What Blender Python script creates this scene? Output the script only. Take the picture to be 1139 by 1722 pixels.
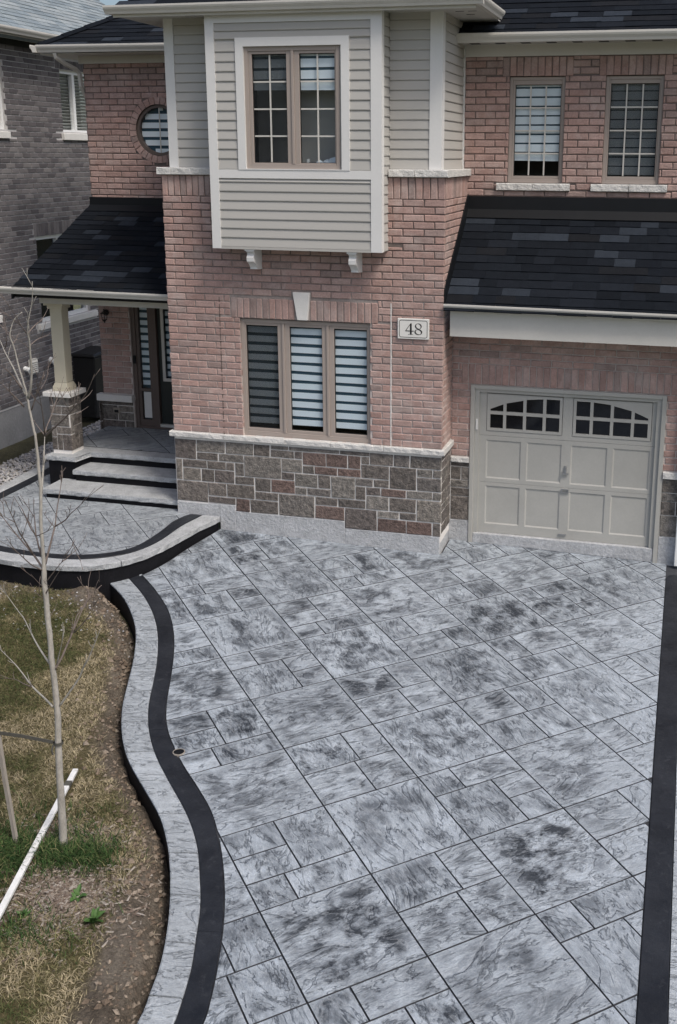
import bpy, math, random
import numpy as np
from mathutils import Vector, Matrix
random.seed(7); rng = np.random.default_rng(5)
for o in list(bpy.data.objects): bpy.data.objects.remove(o)
SC = bpy.context.scene; COL = SC.collection
# ------------------------------------------------------------------ camera
cam = bpy.data.cameras.new('camera'); camo = bpy.data.objects.new('camera', cam); COL.objects.link(camo); SC.camera = camo
PITCH, YAW, ROLL, FPX, PX, PY = -0.24402, 0.24841, 0.00619, 1807.64, 692.27, 711.42
cp, sp, cy_, sy_ = math.cos(PITCH), math.sin(PITCH), math.cos(YAW), math.sin(YAW)
fw = Vector((-sy_*cp, cy_*cp, sp)); rt = Vector((cy_, sy_, 0)); up = rt.cross(fw)
r2 = math.cos(ROLL)*rt + math.sin(ROLL)*up; u2 = -math.sin(ROLL)*rt + math.cos(ROLL)*up
M = Matrix((r2, u2, -fw)).transposed().to_4x4(); M.translation = (6.5999, -12.8916, 5.199); camo.matrix_world = M
cam.sensor_fit = 'HORIZONTAL'; cam.sensor_width = 36; cam.lens = FPX/1139*36
cam.shift_x = (569.5-PX)/1139; cam.shift_y = -(861-PY)/1139; cam.clip_start = .1; cam.clip_end = 2000
# ------------------------------------------------------------------ sky, sun, exposure
SUN_EL, SUN_AZ = math.radians(55), math.radians(125)     # azimuth clockwise from +Y: front right of the house
W = bpy.data.worlds.new('World'); SC.world = W; W.use_nodes = True
nt = W.node_tree; nt.nodes.clear()
sk = nt.nodes.new('ShaderNodeTexSky'); sk.sky_type = 'NISHITA'; sk.sun_disc = False; sk.sun_elevation = SUN_EL; sk.sun_rotation = SUN_AZ
sk.air_density = 1.0; sk.dust_density = 4.0; sk.ozone_density = 1.0
bg = nt.nodes.new('ShaderNodeBackground'); bg.inputs[1].default_value = .09
wo = nt.nodes.new('ShaderNodeOutputWorld'); nt.links.new(sk.outputs[0], bg.inputs[0]); nt.links.new(bg.outputs[0], wo.inputs[0])
sl = bpy.data.lights.new('sun', 'SUN'); so = bpy.data.objects.new('sun', sl); COL.objects.link(so)
sl.energy = 1.5; sl.angle = math.radians(16); sl.color = (1, .945, .865)
sd = Vector((math.sin(SUN_AZ)*math.cos(SUN_EL), math.cos(SUN_AZ)*math.cos(SUN_EL), math.sin(SUN_EL)))
so.rotation_euler = sd.to_track_quat('Z', 'Y').to_euler(); so.location = (12, -14, 16)
vs = SC.view_settings; vs.view_transform = 'Standard'; vs.look = 'None'; vs.exposure = 0.70; vs.gamma = 1; vs.use_curve_mapping = False
# ------------------------------------------------------------------ material helpers
def nd(t, typ, ins=None, **pr):
    n = t.nodes.new('ShaderNode'+typ)
    for k, v in pr.items(): setattr(n, k, v)
    for k, v in (ins or {}).items():
        if isinstance(v, bpy.types.NodeSocket): t.links.new(v, n.inputs[k])
        else: n.inputs[k].default_value = v
    return n
def c4(c): return (c[0], c[1], c[2], 1)
def ramp(t, fac, stops, interp='LINEAR'):
    r = nd(t, 'ValToRGB', {0: fac}); e = r.color_ramp.elements; r.color_ramp.interpolation = interp
    while len(e) < len(stops): e.new(.5)
    for i, (p, c) in enumerate(stops): e[i].position = p; e[i].color = c4(c) if isinstance(c, (tuple, list)) else (c, c, c, 1)
    return r.outputs[0]
def newmat(name):
    m = bpy.data.materials.new(name); m.use_nodes = True; t = m.node_tree; t.nodes.clear()
    out = t.nodes.new('ShaderNodeOutputMaterial'); b = t.nodes.new('ShaderNodeBsdfPrincipled'); t.links.new(b.outputs[0], out.inputs[0])
    return m, t, b
def mth(t, op, a, b=0., c=None):
    d = {0: a, 1: b}
    if c is not None: d[2] = c
    return nd(t, 'Math', d, operation=op).outputs[0]
def mixc(t, fac, a, b, mode='MIX'):
    return nd(t, 'MixRGB', {0: fac, 1: a if isinstance(a, bpy.types.NodeSocket) else c4(a), 2: b if isinstance(b, bpy.types.NodeSocket) else c4(b)}, blend_type=mode).outputs[0]
def noise(t, vec, scale, detail=4, rough=.55, dist=0.):
    return nd(t, 'TexNoise', {'Vector': vec, 'Scale': scale, 'Detail': detail, 'Roughness': rough, 'Distortion': dist}).outputs[0]
def rnd_piece(t):
    g = nd(t, 'NewGeometry'); oi = nd(t, 'ObjectInfo')
    return mth(t, 'FRACT', mth(t, 'ADD', g.outputs['Random Per Island'], oi.outputs['Random']))
def surf(name, cols, scale=3., rough=.7, var=.15, grain=(60., .12), bump=(.3, 40., .004), pal=None, stretch=None, spec=.4, metallic=0., bump2=None, bloom=None):
    """cols: one colour, or palette (pal=True) picked per piece; varied by broad noise and fine grain; with fine relief"""
    m, t, b = newmat(name)
    pos = nd(t, 'NewGeometry').outputs['Position']
    if stretch: pos = nd(t, 'VectorMath', {0: pos, 1: stretch}, operation='MULTIPLY').outputs[0]
    if pal:
        r = rnd_piece(t); n = len(cols); base = ramp(t, r, [(i/n, c) for i, c in enumerate(cols)], 'CONSTANT')
        r2_ = mth(t, 'FRACT', mth(t, 'MULTIPLY', r, 17.3)); k = mth(t, 'MULTIPLY_ADD', r2_, .20, .90)
        base = mixc(t, 1., base, nd(t, 'CombineColor', {0: k, 1: k, 2: k}).outputs[0], 'MULTIPLY')
    else:
        base = nd(t, 'RGB'); base.outputs[0].default_value = c4(cols); base = base.outputs[0]
    n1 = noise(t, pos, scale, 5, .6)
    v = ramp(t, n1, [(.25, 1-var), (.75, 1+var)]); 
    base = mixc(t, 1., base, v, 'MULTIPLY')
    n2 = noise(t, pos, grain[0], 3, .7)
    v2 = ramp(t, n2, [(.25, 1-grain[1]), (.75, 1+grain[1])]); base = mixc(t, 1., base, v2, 'MULTIPLY')
    if bloom:                                              # smears and stains with a shape of their own
        bn_ = ramp(t, noise(t, pos, bloom[0], 6, .7, .5), [(bloom[1], 0.), (bloom[1]+.18, bloom[2])]); base = mixc(t, bn_, base, bloom[3])
    t.links.new(base, b.inputs['Base Color']); b.inputs['Roughness'].default_value = rough; b.inputs['Specular IOR Level'].default_value = spec; b.inputs['Metallic'].default_value = metallic
    if bump:
        hn = noise(t, pos, bump[1], 4, .6)
        if bump2: hn = mth(t, 'ADD', hn, mth(t, 'MULTIPLY', noise(t, pos, bump2[0], 3, .6), bump2[1]))
        bp = nd(t, 'Bump', {'Strength': bump[0], 'Distance': bump[2], 'Height': hn}); t.links.new(bp.outputs[0], b.inputs['Normal'])
    return m
MT = {}
MT['brick'] = surf('pink_brick', [(.365,.248,.222),(.385,.268,.240),(.35,.234,.208),(.372,.255,.228),(.395,.282,.254),(.36,.24,.212),(.378,.262,.235),(.365,.25,.225),(.30,.222,.203),(.37,.242,.212)], 7., .88, .18, (45., .2), (.7, 28., .010), pal=True, bump2=(110., .5), bloom=(2.6, .50, .42, (.50,.43,.40)))
MT['greybrick'] = surf('grey_brick', [(.125,.115,.12),(.15,.138,.142),(.11,.10,.105),(.16,.148,.15),(.135,.124,.128),(.09,.082,.088)], 7., .85, .12, (45., .15), (.45, 30., .006), pal=True)
MT['stone'] = surf('ledge_stone', [(.15,.132,.118),(.18,.165,.15),(.13,.115,.104),(.195,.18,.163),(.14,.125,.113),(.16,.145,.132),(.205,.185,.163),(.135,.117,.108),(.155,.14,.13),(.17,.15,.135),(.145,.128,.116)], 16., .85, .65, (55., .45), (1., 16., .035), pal=True, bump2=(60., .5))
MT['redstone'] = surf('brown_ledge_stone', [(.155,.108,.094),(.14,.10,.088),(.165,.12,.105)], 16., .85, .5, (55., .4), (1., 16., .035), pal=True, bump2=(60., .5))
MT['greymortar'] = surf('grey_mortar', (.46,.45,.45), 6., .95, .15, (80., .12), (.3, 90., .003))
MT['stonemortar'] = surf('stone_mortar', (.74,.71,.68), 6., .95, .12, (80., .1), (.3, 90., .003))
def mortar():
    m, t, b = newmat('brick_mortar'); pos = nd(t, 'NewGeometry').outputs['Position']
    z = nd(t, 'SeparateXYZ', {0: pos}).outputs[2]
    # lime bloom low on the walls, patchy
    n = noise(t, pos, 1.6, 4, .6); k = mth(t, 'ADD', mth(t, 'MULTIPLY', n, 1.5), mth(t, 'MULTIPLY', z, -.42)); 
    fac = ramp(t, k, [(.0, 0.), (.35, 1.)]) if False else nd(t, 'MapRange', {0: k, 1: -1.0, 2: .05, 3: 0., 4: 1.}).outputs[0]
    c = mixc(t, fac, (.15,.122,.112), (.56,.50,.47)); c = mixc(t, 1., c, ramp(t, noise(t, pos, 60., 3), [(.3, .85), (.7, 1.12)]), 'MULTIPLY')  # dark tone higher up paints in the shade of the recessed joints
    t.links.new(c, b.inputs['Base Color']); b.inputs['Roughness'].default_value = .95; b.inputs['Specular IOR Level'].default_value = .2
    bp = nd(t, 'Bump', {'Strength': .4, 'Distance': .004, 'Height': noise(t, pos, 80., 3)}); t.links.new(bp.outputs[0], b.inputs['Normal'])
    return m
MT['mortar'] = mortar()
MT['parge'] = surf('parged_concrete', (.42,.43,.445), 5., .85, .2, (25., .22), (.8, 22., .02), bump2=(70., .5))
MT['cast'] = surf('cast_stone', (.60,.59,.57), 8., .8, .1, (40., .12), (.9, 18., .02), bump2=(55., .6))
MT['caststone_smooth'] = surf('cast_stone_smooth', (.66,.65,.63), 8., .75, .06, (60., .06), (.2, 40., .004))
MT['siding'] = surf('beige_siding', (.425,.414,.392), 1.5, .55, .03, (30., .02), (.12, 120., .001), stretch=(.3, 1, 6), spec=.35)
MT['trim'] = surf('white_trim', (.67,.668,.66), 2., .5, .03, (40., .02), (.05, 60., .001))
MT['taupe'] = surf('taupe_vinyl', (.345,.295,.265), 2., .5, .04, (40., .02), (.05, 60., .001))
MT['alum'] = surf('pale_aluminium', (.56,.545,.51), 2., .45, .05, (40., .03), (.05, 60., .001))
MT['soffit'] = surf('soffit_panel', (.50,.485,.46), 2., .6, .04, (40., .03), (.1, 60., .001))
MT['cream'] = surf('cream_paint', (.56,.52,.41), 3., .5, .04, (40., .02), (.08, 40., .001))
MT['gdoor'] = surf('garage_door_paint', (.39,.385,.36), 2., .5, .07, (40., .04), (.08, 120., .001), bloom=(1.7, .52, .3, (.30,.29,.27)))
MT['shingle'] = surf('dark_shingle', [(.0065,.0085,.0125),(.0085,.011,.0155),(.0062,.0082,.0118),(.0105,.0132,.0185),(.0072,.0094,.0135),(.025,.031,.041),(.008,.0102,.0145),(.0105,.0118,.0148)], 12., .95, .15, (160., .45), (.8, 150., .006), pal=True, spec=.12)
MT['nroof'] = surf('blue_grey_shingle', [(.20,.235,.255),(.235,.27,.29),(.18,.215,.24),(.255,.285,.30)], 10., .9, .12, (120., .3), (.7, 120., .006), pal=True, spec=.3)
MT['flash'] = surf('black_flashing', (.006,.007,.009), 3., .5, .15, (60., .1), (.1, 40., .002), spec=.25)
MT['black'] = surf('black_coated_concrete', (.006,.006,.008), 4., .65, .4, (60., .3), (.5, 30., .006), spec=.2)
MT['band'] = None
MT['tread'] = surf('rough_edge_concrete', (.385,.40,.415), 7., .75, .22, (45., .22), (.9, 26., .02), bump2=(70., .5))
MT['doorpaint'] = surf('dark_green_door', (.022,.027,.026), 3., .45, .06, (40., .04), (.06, 60., .001))
MT['brownframe'] = surf('brown_frame', (.115,.088,.078), 3., .5, .08, (40., .04), (.06, 60., .001))
MT['ironblack'] = surf('black_metal', (.012,.012,.012), 3., .45, .1, (60., .1), (.1, 60., .001))
MT['steel'] = surf('brushed_steel', (.45,.45,.45), 3., .35, .1, (60., .1), None, metallic=.9)
MT['bin'] = surf('black_plastic', (.014,.014,.015), 3., .5, .1, (60., .1), (.1, 60., .001))
MT['white'] = surf('white_vinyl', (.74,.75,.75), 3., .5, .03, (40., .02), None)
MT['signwhite'] = surf('sign_plate', (.70,.69,.66), 6., .5, .04, (40., .03), None)
MT['blindw'] = surf('blind_fabric', (.80,.86,.90), 3., .85, .02, (200., .04), None)
MT['blinds'] = surf('blind_sheer', (.035,.075,.105), 3., .9, .05, (200., .06), None)
MT['room'] = surf('dark_room', (.010,.010,.012), 3., .9, .05, (40., .05), None)
MT['bark'] = surf('pale_bark', (.345,.325,.29), 18., .85, .22, (90., .25), (.5, 60., .004), stretch=(1, 1, .35))
MT['twig'] = surf('grey_twig', (.155,.125,.11), 18., .85, .25, (90., .2), (.4, 60., .003))
MT['oldwood'] = surf('weathered_wood', (.30,.27,.235), 14., .9, .2, (60., .2), (.5, 60., .004), stretch=(1, 1, .2))
MT['whitewood'] = surf('white_board', (.68,.68,.67), 9., .6, .1, (50., .1), (.3, 50., .003))
MT['strap'] = surf('dark_strap', (.075,.072,.062), 9., .8, .2, (50., .2), (.3, 50., .003))
MT['leaf'] = surf('weed_leaf', (.06,.125,.03), 25., .6, .25, (90., .15), (.2, 60., .002))
MT['gravel'] = surf('gravel', [(.36,.36,.37),(.28,.28,.29),(.44,.43,.42),(.22,.22,.24),(.33,.31,.29)], 20., .9, .15, (90., .2), None, pal=True)
MT['mulch'] = surf('mulch', [(.17,.135,.105),(.23,.195,.16),(.11,.085,.068),(.28,.25,.22),(.14,.105,.085)], 20., .95, .2, (90., .2), None, pal=True)
MT['clod'] = surf('soil_clod', [(.15,.115,.085),(.19,.15,.115),(.12,.09,.066),(.23,.19,.15)], 20., .95, .25, (70., .3), (.6, 60., .008), pal=True)
def glassmat(name, tint, refl=.3):
    m = bpy.data.materials.new(name); m.use_nodes = True; t = m.node_tree; t.nodes.clear()
    out = t.nodes.new('ShaderNodeOutputMaterial'); tr = nd(t, 'BsdfTransparent', {0: c4(tint)}); gl = nd(t, 'BsdfGlossy', {0: (refl, refl, refl, 1), 'Roughness': .02})
    g = nd(t, 'NewGeometry'); dt = nd(t, 'VectorMath', {0: g.outputs['Incoming'], 1: g.outputs['Normal']}, operation='DOT_PRODUCT').outputs['Value']
    ca = mth(t, 'SUBTRACT', 1., mth(t, 'ABSOLUTE', dt)); fr = mth(t, 'MULTIPLY_ADD', mth(t, 'POWER', ca, 5.), .96, .04)     # Schlick, the same from both sides
    mx = nd(t, 'MixShader', {0: fr, 1: tr.outputs[0], 2: gl.outputs[0]}); t.links.new(mx.outputs[0], out.inputs[0]); return m
MT['glass'] = glassmat('window_glass', (.95,.97,.98)); 
def screenmat():
    m = bpy.data.materials.new('insect_screen'); m.use_nodes = True; t = m.node_tree; t.nodes.clear()
    out = t.nodes.new('ShaderNodeOutputMaterial'); tr = nd(t, 'BsdfTransparent', {0: (1,1,1,1)}); df = nd(t, 'BsdfDiffuse', {0: (.03,.032,.036,1)})
    mx = nd(t, 'MixShader', {0: .36, 1: tr.outputs[0], 2: df.outputs[0]}); t.links.new(mx.outputs[0], out.inputs[0]); return m
MT['screen'] = screenmat()
def darkpane():
    m, t, b = newmat('dark_glass_pane'); b.inputs['Base Color'].default_value = (.006,.007,.010,1); b.inputs['Roughness'].default_value = .06; b.inputs['Specular IOR Level'].default_value = .35
    pos = nd(t, 'NewGeometry').outputs['Position']; bp = nd(t, 'Bump', {'Strength': .03, 'Distance': .01, 'Height': noise(t, pos, 5., 2)}); t.links.new(bp.outputs[0], b.inputs['Normal']); return m
MT['dpane'] = darkpane()
def stamped(name, light=(.392,.438,.490), dark=(.036,.044,.057), blotch=1., objspace=True):
    """stamped slate concrete: terraces of worn slate, dark release powder left in the hollows, pale edges, relief highlights painted on the lips"""
    m, t, b = newmat(name); tc = nd(t, 'TexCoord'); oi = nd(t, 'ObjectInfo'); gpos = nd(t, 'NewGeometry').outputs['Position']
    vec = tc.outputs['Object'] if objspace else gpos
    off = nd(t, 'CombineXYZ', {0: mth(t, 'MULTIPLY', oi.outputs['Random'], 61.), 1: mth(t, 'MULTIPLY', oi.outputs['Random'], 37.), 2: mth(t, 'MULTIPLY', oi.outputs['Random'], 13.)}).outputs[0]
    sc_ = mth(t, 'MULTIPLY_ADD', mth(t, 'FRACT', mth(t, 'MULTIPLY', oi.outputs['Random'], 23.1)), .6, .75) if objspace else 1.
    vec = nd(t, 'VectorMath', {0: vec, 'Scale': sc_}, operation='SCALE').outputs[0]
    p = nd(t, 'VectorMath', {0: vec, 1: off}, operation='ADD').outputs[0]
    ps = nd(t, 'VectorMath', {0: p, 1: (1., 2.3, 1.)}, operation='MULTIPLY').outputs[0]
    n1 = noise(t, ps, 1.7, 7, .62, .7)
    lv = mth(t, 'MULTIPLY', n1, 8.); fr = mth(t, 'FRACT', lv); fl = mth(t, 'FLOOR', lv)
    st = nd(t, 'MapRange', {0: fr, 1: .80, 2: 1., 3: 0., 4: 1.}, interpolation_type='SMOOTHSTEP').outputs[0]
    h = mth(t, 'DIVIDE', mth(t, 'ADD', fl, st), 9.)
    edge = ramp(t, fr, [(0., 0.), (.74, 0.), (.86, 1.), (1., .0)])       # the lip of each terrace
    nb = noise(t, p, 4.2, 5, .6, .3); nb2 = noise(t, ps, 3.2, 6, .68, .9)
    bl = ramp(t, mth(t, 'ADD', mth(t, 'MULTIPLY', nb, .62), mth(t, 'MULTIPLY', nb2, .38)), [(.415, 0.), (.585, 1.)])
    crisp = ramp(t, noise(t, ps, 2.6, 9, .72, 1.2), [(.485, 0.), (.54, 1.)]); soft = ramp(t, nb, [(.40, 0.), (.62, 1.)])
    bl = nd(t, 'Math', {0: mth(t, 'MULTIPLY', bl, .92), 1: mth(t, 'MULTIPLY', mth(t, 'MULTIPLY', crisp, soft), .42)}, operation='ADD', use_clamp=True).outputs[0]
    g = tc.outputs['Generated']; sx = nd(t, 'SeparateXYZ', {0: g})
    ed = mth(t, 'MINIMUM', mth(t, 'MINIMUM', sx.outputs[0], mth(t, 'SUBTRACT', 1., sx.outputs[0])), mth(t, 'MINIMUM', sx.outputs[1], mth(t, 'SUBTRACT', 1., sx.outputs[1])))
    em = nd(t, 'MapRange', {0: ed, 1: .0, 2: .16, 3: .35, 4: 1.}).outputs[0] if objspace else 1.
    big = ramp(t, noise(t, gpos, .55, 3), [(.3, .6), (.6, 1.)])
    bl = mth(t, 'MULTIPLY', mth(t, 'MULTIPLY', bl, em), mth(t, 'MULTIPLY', big, blotch))
    bl = mth(t, 'MULTIPLY', bl, nd(t, 'MapRange', {0: nd(t, 'SeparateXYZ', {0: gpos}).outputs[0], 1: 5.9, 2: 6.4, 3: 1., 4: .35}).outputs[0])   # hand-finished along the right edge
    pc = mth(t, 'MULTIPLY_ADD', mth(t, 'FRACT', mth(t, 'MULTIPLY', oi.outputs['Random'], 7.7)), .22, .87)
    base = mixc(t, 1., light, nd(t, 'CombineColor', {0: pc, 1: pc, 2: pc}).outputs[0], 'MULTIPLY')
    if objspace: bl = mth(t, 'MULTIPLY', bl, mth(t, 'MULTIPLY_ADD', mth(t, 'FRACT', mth(t, 'MULTIPLY', oi.outputs['Random'], 51.7)), .38, .72))
    bl = nd(t, 'Math', {0: bl, 1: 0.}, operation='ADD', use_clamp=True).outputs[0]
    base = mixc(t, bl, base, dark)
    lip = ramp(t, fr, [(0., 0.), (.42, 0.), (.66, 1.), (.74, 0.), (1., 0.)]); lipm = mth(t, 'MULTIPLY', lip, mth(t, 'MULTIPLY', nb2, .55*blotch))
    base = mixc(t, lipm, base, (.50,.535,.57))                            # relief highlights painted in as pale, worn-looking lips
    base = mixc(t, mth(t, 'MULTIPLY', edge, .34*blotch), base, (.078,.092,.115))
    base = mixc(t, 1., base, ramp(t, noise(t, p, 70., 4, .7), [(.25, .82), (.75, 1.16)]), 'MULTIPLY')
    base = mixc(t, 1., base, ramp(t, noise(t, ps, 9., 6, .72), [(.3, .78), (.7, 1.2)]), 'MULTIPLY')
    t.links.new(base, b.inputs['Base Color'])
    t.links.new(nd(t, 'MapRange', {0: nb2, 1: .3, 2: .7, 3: .42, 4: .66}).outputs[0], b.inputs['Roughness']); b.inputs['Specular IOR Level'].default_value = .45
    hh = mth(t, 'ADD', h, mth(t, 'MULTIPLY', noise(t, ps, 18., 6, .7), .16))
    bp = nd(t, 'Bump', {'Strength': 1., 'Distance': .13, 'Height': hh}); t.links.new(bp.outputs[0], b.inputs['Normal'])
    return m
MT['stamp'] = stamped('stamped_slate_concrete')
MT['stampborder'] = stamped('stamped_border_concrete', (.40,.435,.47), (.16,.175,.195), .26, False)
MT['walkstamp'] = stamped('stamped_walk_concrete', (.385,.42,.455), (.13,.145,.165), .7)
def bandmat():
    m, t, b = newmat('charcoal_band'); pos = nd(t, 'NewGeometry').outputs['Position']
    c = mixc(t, ramp(t, noise(t, pos, 2.6, 6, .65), [(.35, 0.), (.75, 1.)]), (.010,.0115,.0155), (.026,.029,.036))
    c = mixc(t, ramp(t, noise(t, pos, 14., 6, .75, .6), [(.56, 0.), (.80, .42)]), c, (.10,.105,.115))     # dust and scuffs
    c = mixc(t, 1., c, ramp(t, noise(t, pos, 110., 3, .7), [(.25, .75), (.75, 1.3)]), 'MULTIPLY')
    t.links.new(c, b.inputs['Base Color']); t.links.new(ramp(t, noise(t, pos, 5., 5, .7), [(.3, .36), (.7, .62)]), b.inputs['Roughness']); b.inputs['Specular IOR Level'].default_value = .3
    bp = nd(t, 'Bump', {'Strength': .5, 'Distance': .006, 'Height': mth(t, 'ADD', noise(t, pos, 18., 5, .65), mth(t, 'MULTIPLY', noise(t, pos, 90., 3), .3))}); t.links.new(bp.outputs[0], b.inputs['Normal']); return m
MT['band'] = bandmat()
MT['joint'] = surf('joint_grout', (.045,.048,.056), 6., .7, .15, (60., .15), (.2, 60., .002))
def vcol(name, attr, rough=.9, trans=False):
    m, t, b = newmat(name); a = nd(t, 'Attribute', attribute_name=attr); t.links.new(a.outputs['Color'], b.inputs['Base Color']); b.inputs['Roughness'].default_value = rough; b.inputs['Specular IOR Level'].default_value = .2; return m
MT['grass'] = vcol('grass_blades', 'tint')
def soilmat(name='soil', attr=None):
    m, t, b = newmat(name); pos = nd(t, 'NewGeometry').outputs['Position']
    c = ramp(t, noise(t, pos, 2.2, 6, .65), [(.3, (.11,.09,.07)), (.5, (.18,.152,.122)), (.7, (.27,.235,.19))])
    c = mixc(t, 1., c, ramp(t, noise(t, pos, 38., 5, .75), [(.25, .4), (.75, 1.55)]), 'MULTIPLY')
    if attr: c = mixc(t, nd(t, 'Attribute', attribute_name=attr).outputs['Fac'], c, ramp(t, noise(t, pos, 45., 4, .8), [(.25, (.06,.055,.028)), (.55, (.16,.135,.07)), (.8, (.27,.22,.13))]))
    t.links.new(c, b.inputs['Base Color']); b.inputs['Roughness'].default_value = .97; b.inputs['Specular IOR Level'].default_value = .15
    hh = mth(t, 'ADD', noise(t, pos, 17., 8, .75), mth(t, 'MULTIPLY', noise(t, pos, 60., 4, .7), .4))
    bp = nd(t, 'Bump', {'Strength': 1., 'Distance': .07, 'Height': hh}); t.links.new(bp.outputs[0], b.inputs['Normal']); return m
MT['soil'] = soilmat(); MT['lawn'] = soilmat('lawn_ground', 'cover')
MT['darkturf'] = surf('dark_turf', (.055,.052,.028), 3., .95, .45, (40., .5), (1., 30., .04))
MT['nfound'] = surf('neighbour_foundation', (.22,.22,.225), 3., .9, .15, (25., .15), (.5, 22., .01))
MT['groundgrass'] = surf('rough_grass_ground', (.10,.10,.05), 1.2, .95, .35, (30., .4), (.8, 25., .03))
def inset(P, d):
    out = []; n = len(P)
    for i in range(n):
        a, p, q = Vector(P[i-1]), Vector(P[i]), Vector(P[(i+1) % n]); e1, e2 = (p-a), (q-p)
        if e1.length < 1e-6 or e2.length < 1e-6: out.append(tuple(p)); continue
        e1.normalize(); e2.normalize(); n1, n2 = Vector((-e1.y, e1.x)), Vector((-e2.y, e2.x)); m = n1+n2
        if m.length < .2: out.append(tuple(p)); continue
        m.normalize(); out.append(tuple(p+m*min(d/max(.35, m.dot(n1)), 2*d)))
    return out
# ------------------------------------------------------------------ geometry helpers
class MB:
    def __init__(s): s.v = []; s.f = []
    def add(s, vs, fs):
        k = len(s.v); s.v += [tuple(v) for v in vs]; s.f += [tuple(i+k for i in f) for f in fs]; return s
    def box(s, x0, x1, y0, y1, z0, z1):
        return s.add([(x0,y0,z0),(x1,y0,z0),(x1,y1,z0),(x0,y1,z0),(x0,y0,z1),(x1,y0,z1),(x1,y1,z1),(x0,y1,z1)], [(0,3,2,1),(4,5,6,7),(0,1,5,4),(1,2,6,5),(2,3,7,6),(3,0,4,7)])
    def ring(s, x0, x1, z0, z1, w, y0, y1, wb=None):
        wb = w if wb is None else wb
        s.box(x0, x0+w, y0, y1, z0, z1); s.box(x1-w, x1, y0, y1, z0, z1); s.box(x0+w, x1-w, y0, y1, z1-w, z1); return s.box(x0+w, x1-w, y0, y1, z0, z0+wb)
    def prism(s, poly, off):
        n = len(poly); off = Vector(off); a = [Vector(p) for p in poly]; b = [p+off for p in a]
        return s.add(a+b, [tuple(range(n-1, -1, -1)), tuple(range(n, 2*n))]+[(i, (i+1) % n, n+(i+1) % n, n+i) for i in range(n)])
    def tube(s, pts, rad, n=6, cap=True):
        pts = [Vector(p) for p in pts]; k = len(s.v); prev = None
        for i, p in enumerate(pts):
            d = (pts[min(i+1, len(pts)-1)]-pts[max(i-1, 0)]).normalized()
            if prev is None: a = d.orthogonal().normalized()
            else: a = (prev-d*prev.dot(d)); a = a.normalized() if a.length > 1e-6 else d.orthogonal().normalized()
            prev = a; b = d.cross(a); r = rad[i] if isinstance(rad, (list, tuple)) else rad
            s.v += [tuple(p+(a*math.cos(2*math.pi*j/n)+b*math.sin(2*math.pi*j/n))*r) for j in range(n)]
        for i in range(len(pts)-1):
            for j in range(n): s.f.append((k+i*n+j, k+i*n+(j+1) % n, k+(i+1)*n+(j+1) % n, k+(i+1)*n+j))
        if cap: s.f.append(tuple(k+j for j in range(n-1, -1, -1))); s.f.append(tuple(k+(len(pts)-1)*n+j for j in range(n)))
        return s
    def mesh(s, name, m=None, smooth=False):
        me = bpy.data.meshes.new(name); me.from_pydata(s.v, [], s.f)
        if m: me.materials.append(m)
        if smooth: me.polygons.foreach_set('use_smooth', [True]*len(me.polygons))
        me.update(); return me
    def obj(s, name, m, parent=None, smooth=False, bevel=0.):
        return place(name, s.mesh(name, MT[m] if isinstance(m, str) else m, smooth), parent, bevel=bevel)
EMP = {}
def place(name, me, parent=None, mw=None, bevel=0.):
    o = bpy.data.objects.new(name, me); COL.objects.link(o)
    if parent is not None:
        o.parent = parent
        if parent.name in EMP: o.matrix_parent_inverse = EMP[parent.name]
    if mw is not None: o.matrix_basis = mw
    if bevel:
        b = o.modifiers.new('bevel', 'BEVEL'); b.width = bevel; b.segments = 1; b.limit_method = 'ANGLE'
    return o
def tag(o, label=None, cat=None, group=None, kind=None):
    for k, v in (('label', label), ('category', cat), ('group', group), ('kind', kind)):
        if v: o[k] = v
    return o
def thing(name, label, cat, loc, group=None):
    o = bpy.data.objects.new(name, None); COL.objects.link(o); o.location = loc; o.empty_display_size = .2
    EMP[o.name] = Matrix.Translation(loc).inverted(); return tag(o, label, cat, group)
def cr(pts, n=6):
    """Catmull-Rom through pts"""
    P = [Vector(p) for p in pts]; out = []
    for i in range(len(P)-1):
        p0, p1, p2, p3 = P[max(i-1, 0)], P[i], P[i+1], P[min(i+2, len(P)-1)]
        for k in range(n):
            t = k/n; out.append(.5*((2*p1)+(p2-p0)*t+(2*p0-5*p1+4*p2-p3)*t*t+(3*p1-p0-3*p2+p3)*t**3))
    out.append(P[-1]); return out
def resample(pts, n):
    d = [0.]
    for a, b in zip(pts, pts[1:]): d.append(d[-1]+(b-a).length)
    out = []; j = 0
    for k in range(n):
        s_ = d[-1]*k/(n-1)
        while j < len(d)-2 and d[j+1] < s_: j += 1
        f = (s_-d[j])/max(1e-9, d[j+1]-d[j]); out.append(pts[j].lerp(pts[j+1], f))
    return out
# block with chamfered, slightly uneven face; local frame: x along, y up, z out of the wall
def blockmesh(w, h, d, ch, jit, m, name, rough=0):
    R = random.random; j = lambda a: (R()-.5)*2*a
    vs = [(0,0,-d),(w,0,-d),(w,h,-d),(0,h,-d)]
    o = [(j(jit),j(jit)*.6,-ch),(w+j(jit),j(jit)*.6,-ch),(w+j(jit),h+j(jit)*.6,-ch),(j(jit),h+j(jit)*.6,-ch)]
    i = [(ch+j(jit),ch+j(jit)*.6,j(jit)*.7),(w-ch+j(jit),ch+j(jit)*.6,j(jit)*.7),(w-ch+j(jit),h-ch+j(jit)*.6,j(jit)*.7),(ch+j(jit),h-ch+j(jit)*.6,j(jit)*.7)]
    fs = []
    for a in range(4):
        b = (a+1) % 4; fs += [(a, b, 4+b, 4+a), (4+a, 4+b, 8+b, 8+a)]
    fs.append((8, 9, 10, 11)); return vs+o+i, fs
BC = {}
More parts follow.
